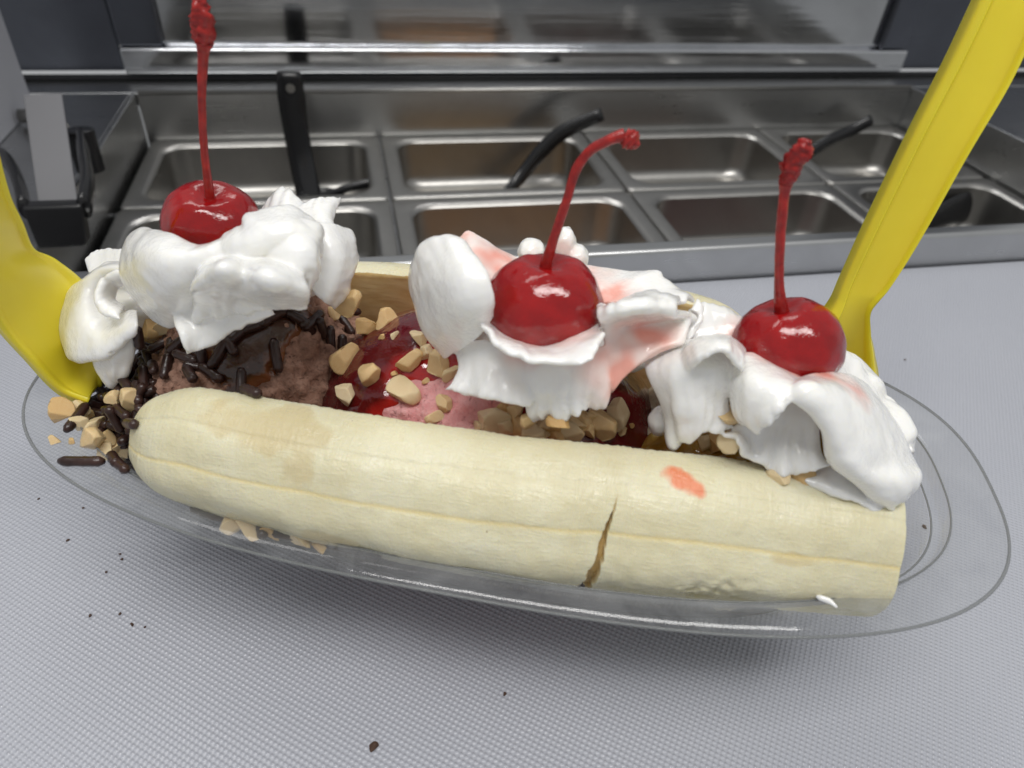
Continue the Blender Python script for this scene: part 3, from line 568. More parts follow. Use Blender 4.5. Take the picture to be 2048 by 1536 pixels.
SPRINKLES = [((-48.6, 139.2, 63.1), (0.84, -0.53, 0.06), (-0.06, -0.2, -0.98), 5.2, 1), ((-51.5, 152.2, 49.2), (-0.18, -0.74, 0.64), (0.26, -0.67, -0.7), 6, 0), ((-55.5, 152.2, 45.4), (-0.65, 0.09, 0.75), (-0.16, -0.62, -0.77), 7.6, 1), ((-43.0, 142.2, 56.7), (-0.39, -0.17, 0.91), (-0.02, -0.98, -0.19), 6.8, 0), ((-43.3, 137.5, 55.7), (-0.49, -0.41, 0.77), (-0.16, -0.83, -0.54), 6, 0), ((-31.0, 132.8, 61.5), (-0.27, -0.53, 0.8), (0.53, 0.61, 0.59), 7.6, 0), ((-32.7, 130.2, 58.6), (-0.54, -0.62, 0.57), (0.69, -0.71, -0.12), 6.8, 0), ((-36.2, 132.3, 58.1), (0.25, 0.21, 0.95), (0.96, -0.16, -0.21), 6, 0), ((-19.9, 132.5, 60.1), (0.38, -0.66, 0.65), (0.09, -0.68, -0.73), 7.6, 0), ((-27.1, 127.5, 56.6), (0.14, -0.67, 0.73), (-0.06, -0.74, -0.67), 7.6, 0), ((-23.2, 115.3, 63.6), (0.08, 0.29, 0.95), (0.73, -0.67, 0.14), 5.2, 0), ((-8.5, 141.3, 56.9), (0.25, -0.91, 0.34), (-0.07, -0.36, -0.93), 7.6, 4), ((-5.1, 149.8, 54.7), (0.55, 0.02, 0.84), (0.41, -0.88, -0.25), 6.8, 4), ((-12.3, 142.8, 61.8), (0.8, -0.45, 0.41), (0.49, 0.87, -0.0), 7.6, 0), ((-15.3, 141.0, 63.5), (0.59, -0.3, 0.75), (0.77, -0.06, -0.63), 6, 0), ((-4.2, 161.6, 51.4), (0.41, -0.41, 0.82), (0.91, 0.25, -0.33), 6, 4), ((-23.7, 137.4, 64.6), (0.07, -0.45, 0.89), (0.93, 0.35, 0.11), 6.8, 0), ((-20.6, 139.3, 65.1), (0.22, -0.34, 0.91), (0.75, 0.66, 0.06), 6.8, 0), ((-26.8, 136.1, 64.1), (-0.0, -0.45, 0.89), (0.67, 0.66, 0.33), 6, 0), ((-6.4, 140.9, 55.9), (0.6, -0.74, 0.29), (-0.09, -0.43, -0.9), 5.2, 4), ((-10.5, 142.3, 60.2), (0.65, -0.71, 0.26), (0.2, -0.17, -0.96), 5.2, 0), ((-28.9, 134.1, 62.8), (-0.09, -0.52, 0.85), (0.42, -0.8, -0.44), 6, 0), ((-38.2, 135.0, 59.7), (-0.33, -0.66, 0.67), (0.85, -0.52, -0.09), 6, 0), ((-48.7, 149.7, 52.1), (-0.22, -0.82, 0.53), (0.89, -0.39, -0.23), 6.8, 0), ((-46.2, 147.1, 55.2), (-0.07, -0.57, 0.82), (0.88, 0.35, 0.32), 6, 0), ((-52.8, 155.7, 49.7), (0.31, -0.94, 0.13), (0.5, 0.04, -0.87), 6.8, 1), ((-40.0, 138.5, 60.7), (-0.63, -0.41, 0.65), (0.75, -0.11, 0.65), 6, 0), ((-35.0, 134.1, 60.1), (0.01, -0.95, 0.32), (0.0, -0.32, -0.95), 5.2, 0), ((-18.6, 141.0, 65.1), (0.31, -0.29, 0.91), (0.84, 0.53, -0.12), 6, 0), ((-13.6, 141.0, 61.4), (0.75, -0.64, 0.16), (0.45, 0.32, -0.83), 5.2, 0), ((-36.9, 130.4, 58.3), (-0.53, -0.34, 0.78), (0.42, -0.9, -0.1), 5.2, 0), ((-46.8, 139.1, 54.1), (-0.32, 0.17, 0.93), (0.27, -0.93, 0.26), 6, 0), ((-65.6, 152.6, 42.0), (0.69, -0.12, 0.71), (0.14, 0.99, 0.03), 6.8, 1), ((-65.8, 150.0, 41.8), (0.7, -0.07, 0.71), (0.39, 0.87, -0.3), 7.6, 1), ((-64.2, 146.4, 41.4), (0.87, -0.01, 0.5), (0.24, 0.88, -0.4), 7.6, 1), ((-64.3, 135.3, 44.9), (-0.0, -0.0, 1.0), (0.24, 0.97, 0.0), 9.2, 1), ((-63.3, 143.8, 40.7), (0.75, 0.11, 0.65), (0.61, 0.26, -0.75), 6.8, 1), ((-60.1, 143.8, 41.8), (0.59, -0.34, 0.73), (0.73, -0.17, -0.66), 6.8, 1), ((-61.7, 141.2, 40.6), (0.07, -0.19, 0.98), (0.95, -0.28, -0.12), 6.8, 1), ((-62.5, 138.3, 41.2), (0.74, 0.22, 0.64), (0.14, 0.87, -0.47), 6.8, 1), ((-55.7, 133.2, 46.3), (-0.08, -0.99, 0.15), (0.21, -0.16, -0.97), 6.8, 1), ((-53.1, 132.3, 48.7), (-0.82, -0.55, 0.18), (0.57, -0.8, 0.17), 6.8, 1), ((-51.8, 131.4, 46.9), (0.57, -0.73, 0.38), (0.38, 0.64, 0.67), 6.8, 1), ((-55.5, 133.8, 42.4), (-0.1, -0.66, 0.75), (0.89, -0.39, -0.23), 6.8, 1), ((-59.3, 135.9, 40.3), (0.28, -0.96, -0.04), (0.77, 0.25, -0.58), 6.8, 1), ((-54.3, 132.7, 41.1), (0.6, -0.35, 0.71), (0.52, 0.86, -0.01), 6.8, 1), ((-58.3, 137.2, 41.2), (0.5, -0.86, 0.09), (0.45, 0.35, 0.82), 6, 1), ((-57.6, 135.1, 37.2), (-0.56, -0.61, 0.56), (0.78, -0.61, 0.12), 6, 1), ((-50.3, 132.6, 49.8), (0.39, 0.1, 0.92), (0.31, -0.95, -0.03), 6.8, 1), ((-49.2, 134.7, 49.4), (0.07, -0.42, 0.91), (0.19, -0.89, -0.42), 6.8, 1), ((-63.3, 149.0, 40.7), (0.75, -0.07, 0.66), (0.62, -0.3, -0.73), 6.8, 1), ((-55.0, 140.7, 49.5), (0.2, -0.14, 0.97), (0.09, 0.99, 0.13), 7.6, 1), ((-54.9, 144.0, 48.3), (-0.45, -0.53, 0.71), (0.56, 0.45, 0.69), 6.8, 1), ((-56.3, 138.9, 48.1), (-0.62, -0.77, -0.15), (0.71, -0.63, 0.31), 6.8, 1), ((-62.8, 151.3, 40.4), (0.93, -0.16, 0.33), (0.24, 0.95, -0.21), 6.8, 1), ((-51.8, 136.3, 51.9), (-0.72, -0.05, 0.7), (0.75, -0.2, -0.63), 6, 1), ((-49.6, 133.8, 51.6), (-0.4, -0.76, 0.51), (0.58, 0.22, 0.78), 6, 1), ((-46.9, 119.1, 55.5), (-0.79, -0.16, 0.59), (0.51, -0.7, 0.49), 6, 1), ((-60.0, 136.8, 41.5), (-0.56, -0.83, -0.02), (0.59, -0.42, 0.68), 6, 1), ((-56.1, 135.2, 46.9), (-0.6, -0.46, 0.65), (0.79, -0.44, 0.42), 6.8, 1), ((-63.5, 147.1, 40.7), (0.75, -0.01, 0.66), (0.4, 0.8, -0.45), 6.8, 1), ((-50.5, 133.8, 51.7), (0.7, -0.14, 0.7), (0.2, -0.9, -0.38), 6, 1), ((-49.4, 137.6, 52.7), (0.5, -0.26, 0.83), (0.14, -0.92, -0.37), 6.8, 1), ((-53.6, 132.9, 44.9), (0.8, -0.52, -0.29), (-0.19, 0.22, -0.95), 6, 1), ((-59.7, 120.3, 45.3), (-0.02, -0.02, 1.0), (0.98, -0.19, 0.01), 9.2, 2), ((-52.7, 118.4, 45.1), (0.42, 0.44, 0.8), (0.63, -0.77, 0.1), 6.8, 1), ((-54.2, 120.3, 44.9), (0.43, 0.42, 0.8), (0.45, -0.87, 0.21), 5.2, 1), ((-32.9, 104.5, 41.7), (0.02, 0.04, 1.0), (0.89, -0.45, -0.0), 6.8, 3), ((-23.8, 99.7, 41.5), (0.02, 0.04, 1.0), (0.24, -0.97, 0.03), 5.2, 3), ((-34.8, 105.7, 41.7), (0.02, 0.04, 1.0), (0.84, -0.54, 0.0), 6.8, 3), ((-6.9, 92.3, 41.4), (0.02, 0.05, 1.0), (0.93, -0.37, -0.0), 6.8, 3), ((-9.9, 93.6, 41.4), (0.02, 0.04, 1.0), (0.93, -0.36, -0.0), 6, 3), ((-18.7, 97.3, 41.5), (0.02, 0.04, 1.0), (0.93, -0.36, -0.0), 6, 3), ((-3.1, 90.8, 41.3), (0.02, 0.05, 1.0), (0.93, -0.37, -0.0), 5.2, 3)]

MOUNDS = [((-82, -11, 34), (11, 13, 13)), ((-76, -17, 42), (9, 8.5, 10)), ((-82, 5, 42), (10, 12, 12))]

# ================================================================== SETTING
# cutting board: a thick plastic sheet with a rounded back edge
mb = MB(); mb.box(-0.62, 0.85, -0.40, 0.2495, -0.014, 0.0)
o = mb.build('cutting_board', M['board'], None, bevel=0.002)
tag(o, 'white textured plastic cutting board under the clear dessert dish', 'board')

# counter frame below everything
mb = MB(); mb.box(-0.75, 0.95, -0.45, 0.2498, -0.05, -0.0145)
o = mb.build('counter', M['steel'], None); o['kind'] = 'structure'

ST = thing('topping_station', 'stainless steel topping well with a raised front rail behind the board', 'topping station', (0.15, 0.45, -0.13))
ZP = -0.050                                         # height of the pan rims
XE = [-0.145, 0.023, 0.190, 0.350, 0.490]           # pan columns
YE = [0.336, 0.455, 0.574]                          # pan rows
ZL = -0.0165                                        # height of the back ledge and side decks
mb = MB(); mb.box(-0.60, 0.90, 0.2505, 0.2595, -0.13, 0.0150)
mb.build('front_rail', M['steel'], ST, bevel=0.0022, seg=3)
mb = MB(); mb.box(-0.1475, 0.4925, 0.5745, 0.5775, -0.13, ZL)
mb.build('back_wall', M['steel'], ST, bevel=0.0010)
mb = MB(); mb.tube([(-0.146, 0.5750, ZL + 0.0004), (0.491, 0.5750, ZL + 0.0004)], 0.0016, 10)
mb.build('wall_bead', M['pan'], ST, smooth=True)
mb = MB(); mb.box(-0.60, 0.90, 0.5780, 0.6120, ZL - 0.01, ZL - 0.0004)
mb.build('back_ledge', M['steel'], ST, bevel=0.001)
mb = MB(); mb.box(-0.151, -0.148, 0.2600, 0.5775, -0.13, ZL)
mb.build('side_wall', M['steel'], ST, bevel=0.001)
mb = MB(); mb.box(0.493, 0.496, 0.2600, 0.5775, -0.13, ZL)
mb.build('side_wall', M['steel'], ST, bevel=0.001)
mb = MB(); mb.box(-0.60, -0.1515, 0.2600, 0.5775, ZL - 0.012, ZL - 0.0006)
mb.build('side_deck', M['steel'], ST, bevel=0.001)
mb = MB(); mb.box(0.4965, 0.90, 0.2600, 0.5775, ZL - 0.012, ZL - 0.0006)
mb.build('side_deck', M['steel'], ST, bevel=0.001)
mb = MB(); mb.box(-0.147, 0.492, 0.2600, 0.574, -0.128, -0.125)
mb.build('well_floor', M['steel'], ST)
mb = MB(); mb.box(-0.1475, 0.4925, YE[1]-0.002, YE[1]+0.002, -0.080, ZP-0.004)
mb.build('divider_bar', M['steel'], ST)
for x in XE[1:4]:
    mb = MB(); mb.box(x-0.002, x+0.002, 0.262, 0.574, -0.080, ZP-0.0045)
    mb.build('divider_bar', M['steel'], ST)
mb = MB(); mb.box(-0.1475, 0.4925, 0.262, YE[0]-0.001, ZP-0.004, ZP-0.001)
mb.build('front_shelf', M['steel'], ST)

def rr_loop(cx, cy, hx, hy, r, z, n=8):
    out = []
    for qx, qy, a0 in ((1, 1, 0), (-1, 1, 90), (-1, -1, 180), (1, -1, 270)):
        for k in range(n + 1):
            a = math.radians(a0 + 90 * k / n)
            out.append((cx + qx*(hx - r) + r*math.cos(a), cy + qy*(hy - r) + r*math.sin(a), z))
    return out
def ring_mesh(loops, close_end=True):
    n = len(loops[0]); v = [p for l in loops for p in l]; f = []
    for i in range(len(loops) - 1):
        for k in range(n):
            k2 = (k + 1) % n
            f.append((i*n+k, i*n+k2, (i+1)*n+k2, (i+1)*n+k))
    if close_end: f.append(tuple((len(loops)-1)*n + k for k in range(n)))
    return v, f
fills = {(0, 1): ('dark', 'dark glossy syrup', (0.02, 0.012, 0.010)), (1, 1): ('nut', 'orange and tan chopped', (0.40, 0.22, 0.06)),
         (2, 1): ('cand', 'brown crushed candy', (0.16, 0.09, 0.05)), (3, 1): ('dark', 'black cookie', (0.03, 0.025, 0.022)),
         (0, 0): ('dark', 'dark crumbled', (0.05, 0.045, 0.04)), (1, 0): ('nut', 'orange crushed', (0.50, 0.24, 0.08)),
         (2, 0): ('red', 'dark red fruit', (0.12, 0.02, 0.018)), (3, 0): ('dark', 'nearly black crumb', (0.03, 0.028, 0.026))}
where = {(0, 1): 'under the upright black ladle', (1, 1): 'under the long slanted black handle', (2, 1): 'beside the short black handle',
         (3, 1): 'at the back corner by the end wall', (0, 0): 'in the front row by the strap bracket', (1, 0): 'in the front row holding orange pieces',
         (2, 0): 'in the front row with a red smear', (3, 0): 'in the front row behind the yellow spoon handle'}
rng = random.Random(5)
for (i, j), (kind, word, colr) in fills.items():
    x0, x1, y0, y1 = XE[i] + 0.0008, XE[i+1] - 0.0008, YE[j] + 0.0008, YE[j+1] - 0.0008
    cx, cy, hx, hy = (x0+x1)/2, (y0+y1)/2, (x1-x0)/2, (y1-y0)/2
    P = thing('topping_pan', 'steel pan with rounded opening ' + where[(i, j)], 'pan', (cx, cy, ZP - 0.075), 'steel topping pans set in the well')
    loops = [rr_loop(cx, cy, hx, hy, 0.004, ZP - 0.004), rr_loop(cx, cy, hx, hy, 0.004, ZP - 0.0006), rr_loop(cx, cy, hx-0.0012, hy-0.0012, 0.004, ZP),
             rr_loop(cx, cy, hx-0.008, hy-0.008, 0.016, ZP), rr_loop(cx, cy, hx-0.0100, hy-0.0100, 0.016, ZP-0.0004), rr_loop(cx, cy, hx-0.0115, hy-0.0115, 0.016, ZP-0.0022)]
    obj('rim', *ring_mesh(loops, False), M['pan'], P)
    loops = [rr_loop(cx, cy, hx-0.0116, hy-0.0116, 0.016, ZP-0.0024), rr_loop(cx, cy, hx-0.0125, hy-0.0125, 0.016, ZP-0.028)]
    for q in range(1, 6):
        a_ = math.radians(90*q/5)
        e_ = 0.0125 + 0.010*(1-math.cos(a_))
        loops.append(rr_loop(cx, cy, hx-e_, hy-e_, 0.016, ZP-0.028-0.010*math.sin(a_)))
    obj('basin', *ring_mesh(loops, True), M['pan'], P)
    # the topping in it: a lumpy bed
    m, nt, ns, ln, p = new_mat('pan_topping_' + kind)
    nn = noise_tex(nt, coords(nt), 160, 5, 0.7)
    ln.new(ramp(nt, nn, [(0.35, tuple(c * 0.25 for c in colr)), (0.6, colr), (0.8, tuple(min(1, c * 1.8) for c in colr))]), p.inputs['Base Color'])
    p.inputs['Roughness'].default_value = 0.18 if kind in ('dark', 'red') else 0.6
    ln.new(bump(nt, nn, 0.8, 0.004), p.inputs['Normal'])
    gx, gy = 70, 50
    top = -0.0395
    vs = []; fs = []
    for a in range(gx + 1):
        for b in range(gy + 1):
            X = cx + (a/gx*2-1)*(hx-0.0185); Y = cy + (b/gy*2-1)*(hy-0.0185)
            fr_ = 1 - b/gy
            h = 0.007 * noise.noise(Vector((X*38 + i*7, Y*38, j*3.0))) + 0.0035 * noise.noise(Vector((X*170, Y*170, i))) + 0.0015 * noise.noise(Vector((X*420, Y*420, i)))
            amt = {'nut': 0.021, 'cand': 0.013, 'red': 0.011, 'dark': 0.0035}[kind]
            lim = 1 - max(abs(a/gx*2-1), abs(b/gy*2-1))**8
            vs.append((X, Y, ZP + top + amt*(fr_*1.5 - 0.25) + h*(0.3 if kind == 'dark' else 1.0) - 0.010*(1 - lim)))
    for a in range(gx):
        for b in range(gy):
            q = a*(gy+1)+b
            fs.append((q, q+gy+1, q+gy+2, q+1))
    o = obj('pan_topping', vs, fs, m)
    tag(o, word + ' topping filling the steel pan ' + where[(i, j)], 'topping', kind='stuff')

# lid standing open behind the well
LID = thing('station_lid', 'brushed steel lid standing open behind the topping pans', 'lid', (0.15, 0.622, ZL))
def lidp(x, t, d=0.0):
    """t up the lid from its hinge, d out of the panel toward the pans"""
    a = math.radians(-3.0)
    return (x, 0.6125 + t*math.sin(a) - d*math.cos(a), ZL + 0.004 + t*math.cos(a) + d*math.sin(a))
def lidbox(x0, x1, t0, t1, d0, d1):
    vs = [lidp(x, t, d) for d in (d0, d1) for (x, t) in ((x0, t0), (x1, t0), (x1, t1), (x0, t1))]
    return vs, [(0,1,2,3),(4,7,6,5),(0,4,5,1),(1,5,6,2),(2,6,7,3),(3,7,4,0)]
mb = MB(); mb.add(*lidbox(-0.16, 0.50, 0.0, 0.40, -0.012, 0.0)); mb.build('panel', M['lid'], LID, bevel=0.001)
mb = MB(); mb.add(*lidbox(-0.158, 0.498, 0.0015, 0.020, 0.0005, 0.010)); mb.build('bottom_frame', M['lid'], LID, bevel=0.002)
mb = MB(); mb.add(*lidbox(-0.158, -0.128, 0.0205, 0.40, 0.0005, 0.008)); mb.build('side_frame', M['dark_steel'], LID, bevel=0.002)
mb = MB(); mb.add(*lidbox(0.470, 0.498, 0.0205, 0.40, 0.0005, 0.008)); mb.build('side_frame', M['dark_steel'], LID, bevel=0.002)
mb = MB(); mb.add(*lidbox(-0.36, -0.1605, 0.0, 0.40, -0.012, -0.002)); mb.build('side_cover', M['dark_steel'], LID, bevel=0.002)
mb = MB(); mb.add(*lidbox(0.5005, 0.70, 0.0, 0.40, -0.012, -0.002)); mb.build('side_cover', M['dark_steel'], LID, bevel=0.002)
mb = MB(); mb.tube([(-0.36, 0.6085, ZL + 0.0016), (0.70, 0.6085, ZL + 0.0016)], 0.0024, 8); mb.build('gasket', M['gasket'], LID, smooth=True)

# upright light sheet, its post and the black socket at the end of the well
o = MB().box(-0.2085, -0.2060, 0.30, 0.548, -0.0168, 0.30).build('side_sheet', M['white'], None, bevel=0.0006)
tag(o, 'pale grey upright sheet at the end of the topping station', 'panel')
SK = thing('strap_socket', 'black plastic socket clip holding a pale strap on the station deck', 'bracket', (-0.165, 0.375, ZL))
mb = MB()
mb.add([(-0.1600,0.362,-0.0160),(-0.1390,0.362,-0.0160),(-0.1365,0.366,0.0035),(-0.1620,0.366,0.0035),
        (-0.1600,0.372,-0.0160),(-0.1390,0.372,-0.0160),(-0.1365,0.374,0.0035),(-0.1620,0.374,0.0035)],
       [(0,1,2,3),(4,7,6,5),(0,4,5,1),(1,5,6,2),(2,6,7,3),(3,7,4,0)])
mb.build('socket', M['black'], SK, bevel=0.0015)
mb = MB(); mb.tube([tuple(p) for p in cr([(-0.1370,0.370,0.0005),(-0.1395,0.392,0.004),(-0.1470,0.420,0.006),(-0.1560,0.452,0.004)], 20)], 0.0030, 12, flat=2.0)
mb.build('arm', M['black'], SK, smooth=True)
mb = MB(); mb.tube([tuple(p) for p in cr([(-0.1620,0.370,0.0005),(-0.1690,0.390,0.004),(-0.1790,0.412,0.006),(-0.1900,0.430,0.004)], 20)], 0.0028, 12, flat=2.0)
mb.build('arm', M['black'], SK, smooth=True)
mb = MB(); mb.tube([(-0.1560,0.450,-0.014),(-0.1560,0.452,0.009)], 0.0075, 12); mb.build('pivot', M['black'], SK, smooth=False, bevel=0.001)
SK.location.y -= 0.024; SK.location.x += 0.013
o = MB().box(-0.1575, -0.1405, 0.3755, 0.3772, -0.0155, 0.062).build('strap', M['strap'], None, bevel=0.0004)
o.rotation_euler = (math.radians(-52), 0, math.radians(9))
o.location.y -= 0.026; o.location.x += 0.010
tag(o, 'pale flat strap leaning into the black socket clip', 'strap')
HP = thing('hinge_pin', 'short bright steel hinge pin lying on the station deck', 'hinge', (-0.185, 0.51, ZL))
mb = MB(); mb.tube([(-0.203, 0.512, ZL+0.0055), (-0.179, 0.512, ZL+0.0055)], 0.0042, 14); mb.build('pin', M['pan'], HP, smooth=True)
mb = MB(); mb.tube([(-0.178, 0.500, ZL+0.004), (-0.174, 0.494, ZL+0.004)], 0.0040, 14); mb.build('nut', M['pan'], HP, smooth=False)

# black ladles and spoons standing in the pans
def ladle(name, label, pts, rad, flat, hole=False):
    T = thing(name, label, 'utensil', tuple(pts[0]))
    s = cr(pts, 24)
    r = list(np.interp(np.linspace(0, 1, 24), np.linspace(0, 1, len(rad)), rad))
    mb = MB(); mb.tube([tuple(p) for p in s], r, 14, flat=flat, upv=(0, -1, 0.2)); mb.build('handle', M['black'], T, smooth=True)
    if hole:
        e = s[-2]; mb = MB()
        mb.tube([(e[0], e[1]-0.0052, e[2]-0.006), (e[0], e[1]-0.0030, e[2]-0.006)], 0.0030, 14)
        mb.build('hanging_hole', M['pan'], T)
    b = s[0]; v, f = ico(3)
    v = v * np.array([0.018, 0.018, 0.007]); v[:, 2] = np.where(v[:, 2] > 0, -v[:, 2]*0.75, v[:, 2])
    obj('bowl', v + np.array([b[0], b[1], b[2]]), f, M['black'], T)
    return T
ladle('ladle', 'upright black ladle with a hanging hole near its rounded top', LADLES[0], [.0090, .0090, .0088, .0088, .0095, .0080], .45, True)
ladle('serving_spoon', 'long slanted black handle rising out of the pan of chopped nuts', LADLES[1], [.004, .0055, .0062, .0062, .005], .6)
ladle('serving_spoon', 'small thin black handle lying across the rim beside the upright ladle', LADLES[2], [.0022, .003, .0032, .0034, .0030], .8)
ladle('serving_spoon', 'short slanted black handle rising by the end wall of the well', LADLES[3], [.004, .0052, .0055, .0055, .0050], .7)
ladle('serving_spoon', 'broad black paddle lying in the front pan past the yellow spoon handle', LADLES[4], [.012, .014, .013, .009, .005], .25)

# ================================================================== DISH
def sup(a, b, n, N=144):
    t = np.linspace(0, 2*math.pi, N, endpoint=False)
    c, s = np.cos(t), np.sin(t)
    return np.stack([a*np.sign(c)*np.abs(c)**(2/n), b*np.sign(s)*np.abs(s)**(2/n)], 1)
def dloop(a, b, n, z):
    p = sup(a, b, n)
    return [tuple(D(x, y, z)) for x, y in p]
DISH = thing('dessert_dish', 'clear plastic boat shaped dish holding the banana split', 'dish', tuple(D(0, 0, 0.3)))
prof_rim = [(110.2, 52.0, 2.69, 44.6), (109.6, 51.5, 2.69, 45.2), (104, 48.6, 2.66, 45.3), (100.2, 46.6, 2.62, 45.2), (99.4, 46.0, 2.6, 44.6), (99.0, 45.7, 2.6, 42.2),
            (98.4, 45.2, 2.6, 41.6), (96.8, 44.2, 2.6, 41.4)]
prof_bowl = [(96.6, 44.1, 2.6, 41.3), (95.8, 43.6, 2.6, 40.4), (94.8, 43.0, 2.6, 37.5), (90.0, 34.5, 2.5, 24.0), (84.0, 25.0, 2.4, 9.0), (82.0, 22.0, 2.4, 4.2),
             (80, 20.5, 2.4, 2.0), (77, 19, 2.4, 1.2), (50, 12, 2.3, 1.2), (20, 5, 2.2, 1.2)]
for nm, prof, cl in (('rim', prof_rim, False), ('bowl', prof_bowl, True)):
    v, f = ring_mesh([dloop(*q) for q in prof], cl)
    o = obj(nm, v, f, M['clear'], DISH)
mb = MB(); lp = dloop(110.3, 52.1, 2.69, 44.5); mb.tube(lp + lp[:1], 0.00034, 6, cap=False)
mb.build('rim_edge', M['edge'], DISH, smooth=True)
for a_, b_, n_, z_, r_e in ((99.5, 46.05, 2.6, 44.7, 0.00022), (97.0, 44.3, 2.6, 41.3, 0.00024), (82.0, 22.0, 2.4, 4.3, 0.00020)):
    mb = MB(); lp = dloop(a_, b_, n_, z_); mb.tube(lp + lp[:1], r_e, 6, cap=False)
    mb.build('moulded_step', M['edge'], DISH, smooth=True)

# ================================================================== BANANA HALVES
def banana(name, label, spine, side, crack_u=None, mat=None, stains=(), juice=()):
    """spine rows: u, v, z, half height, bulge (mm); side -1 bulges toward -v"""
    sp = np.array(spine, float)
    us = np.linspace(0, 1, 420)
    k0 = cr(sp, 1200)
    if crack_u is not None: crack_u = float(np.interp(crack_pos[0], k0[:, 0], np.linspace(0, 1, 1200)))
    if crack_u is not None:
        extra = np.linspace(crack_u - 0.022, crack_u + 0.022, 170)
        us = np.unique(np.round(np.concatenate([us, extra]), 5))
    keys = cr(sp, 1200)
    kt = np.linspace(0, 1, 1200)
    S = np.stack([np.interp(us, kt, keys[:, k]) for k in range(5)], 1)
    na, nb = 150, 22
    th = np.linspace(-math.pi/2, math.pi/2, na)
    tilt = math.radians(8)
    V = []; A = dict(crack=[], stain=[], string=[], juice=[])
    n_s = len(us)
    tan = np.gradient(S[:, :3], axis=0); tan /= np.linalg.norm(tan, axis=1, keepdims=True)
    prng = random.Random(3)
    for i in range(n_s):
        u, v, z, hh, bl = S[i]
        t = tan[i]
        e1 = np.array([0, side*math.sin(tilt)*-1, math.cos(tilt)])       # up the cut face
        e2 = np.array([0, side*math.cos(tilt), math.sin(tilt)])          # outward
        for k in range(na + nb):
            if k < na:
                a = th[k]
                fac = 1 + 0.022*math.cos(5*a + 0.7) + 0.010*math.cos(9*a)
                x, y = math.sin(a)*hh*fac, math.cos(a)*bl*fac
                # two long seams where the peel strings ran
                g = math.exp(-((a - 0.36 - 0.07*math.sin(u*0.03+.6))/0.026)**2)
                g2 = math.exp(-((a + 0.62 + 0.04*math.sin(u*0.05))/0.03)**2)
                g3 = math.exp(-((a - 0.95 - 0.05*math.sin(u*0.04))/0.03)**2)
                y -= 0.17*g + 0.20*g2 + 0.25*g3
                ro = 1.0
            else:
                q = (k - na + 1) / (nb + 1)
                x, y = hh*(1 - 2*q)*0.999, -0.5*math.sin(math.pi*q)
                g = 0.0; ro = 0.3; a = 2.0
            p = np.array([u, v, z]) + e1*x + e2*y
            nn = nz(p, 0.09, 3.1)*0.55 + nz(p, 0.35, 9.0)*0.16
            if k < na:
                rib = nz((p[0]*2.6, p[1]*0.25, p[2]*0.25), 1.0, 4.0)
                nn += 0.13*rib*(0.4 + 0.6*abs(math.sin(a)))
                if a > 1.25: nn += 0.35*nz((p[0]*1.4, 0, 0), 1.0, 8.0)
            if k < na and crack_u is not None:
                tw = math.exp(-((u - 47 - 8*(a + .3))/6.5)**2 - ((a + 0.30)/0.28)**2)
                nn += -1.6*tw*max(0.0, nz(p, 0.55, 12.0) + 0.25) + 0.5*tw*nz(p, 1.6, 3.0)
                lo = math.exp(-((a + 0.55)/0.25)**2)*max(0.0, min(1.0, (u - 5)/25))
                nn += -0.9*lo*abs(nz((p[0]*0.5, p[1]*1.5, p[2]*1.5), 0.5, 7.0))
            p = p + e2*nn*ro
            ck = 0.0
            if crack_u is not None and k < na:
                # split: runs from just above mid height down to the underside
                top_a = 0.92
                if a < top_a:
                    w = (0.14 + 1.6*min(1.0, (top_a - a)/1.3)**1.3) * (0.85 + 0.3*nz((0, 0, a*9), 1.0, 2))
                    c_u = crack_pos[0] + 2.1*(a) + 0.5*nz((a*6, 1, 0), 1.0, 5) + 0.22*nz((a*22, 2, 0), 1.0, 5)
                    d = abs(u - c_u)
                    if d < w:
                        dep = min(1.0, (w - d)/0.40)
                        ck = dep
                        p = p - e2*(2.0*dep*min(1.0, (top_a - a)/0.35))
            V.append(p)
            A['crack'].append(ck)
            A['string'].append(0.6*g if k < na else 0.0)
            s = 0.0
            for (su, sa, ru, ra) in stains:
                dd = ((u - su)/ru)**2 + ((a - sa)/ra)**2 + 1.0*nz(p, 0.15, 6.0) + 0.35*nz(p, 0.5, 2.0)
                s = max(s, 1 - dd)
            A['stain'].append(max(0.0, min(1.0, s)))
            s = 0.0
            for (su, sa, ru, ra) in juice:
                du_, da_ = (u - su), (a - sa)
                dd = ((du_ + da_*14)/ru)**2 + (da_/ra)**2 + 0.4*nz(p, 0.5, 6.0)
                s = max(s, 1 - dd)
            A['juice'].append(max(0.0, min(1.0, s)))
    K = na + nb
    F = []; fm = []
    for i in range(n_s - 1):
        for k in range(K):
            k2 = (k + 1) % K
            F.append((i*K+k, (i+1)*K+k, (i+1)*K+k2, i*K+k2) if side < 0 else (i*K+k2, (i+1)*K+k2, (i+1)*K+k, i*K+k))
            fm.append(0 if k < na - 1 else 1)
    # end caps as fans
    for base, end in ((0, 0), ((n_s-1)*K, 1)):
        c = np.mean(np.array(V[base:base+K]), axis=0)
        c = c + (tan[-1] if end else -tan[0]) * 0.8
        V.append(c); ci = len(V) - 1
        for key in A: A[key].append(0.0)
        for k in range(K):
            k2 = (k + 1) % K
            F.append((base+k, base+k2, ci) if (end == 0) == (side < 0) else (base+k2, base+k, ci))
            fm.append(0)
    o = obj(name, Darr(V), F, M['banana'])
    # turn the object so that its local x runs along the banana (for the fibre textures)
    me = o.data
    me.transform(Matrix.Rotation(-DA, 4, 'Z'))
    o.rotation_euler = (0, 0, DA)
    me.materials.append(M['cut'])
    me.polygons.foreach_set('material_index', fm)
    for k_, vals in A.items(): set_attr(o, k_, vals)
    tag(o, label, 'banana')
    return o
crack_pos = (26.0,)
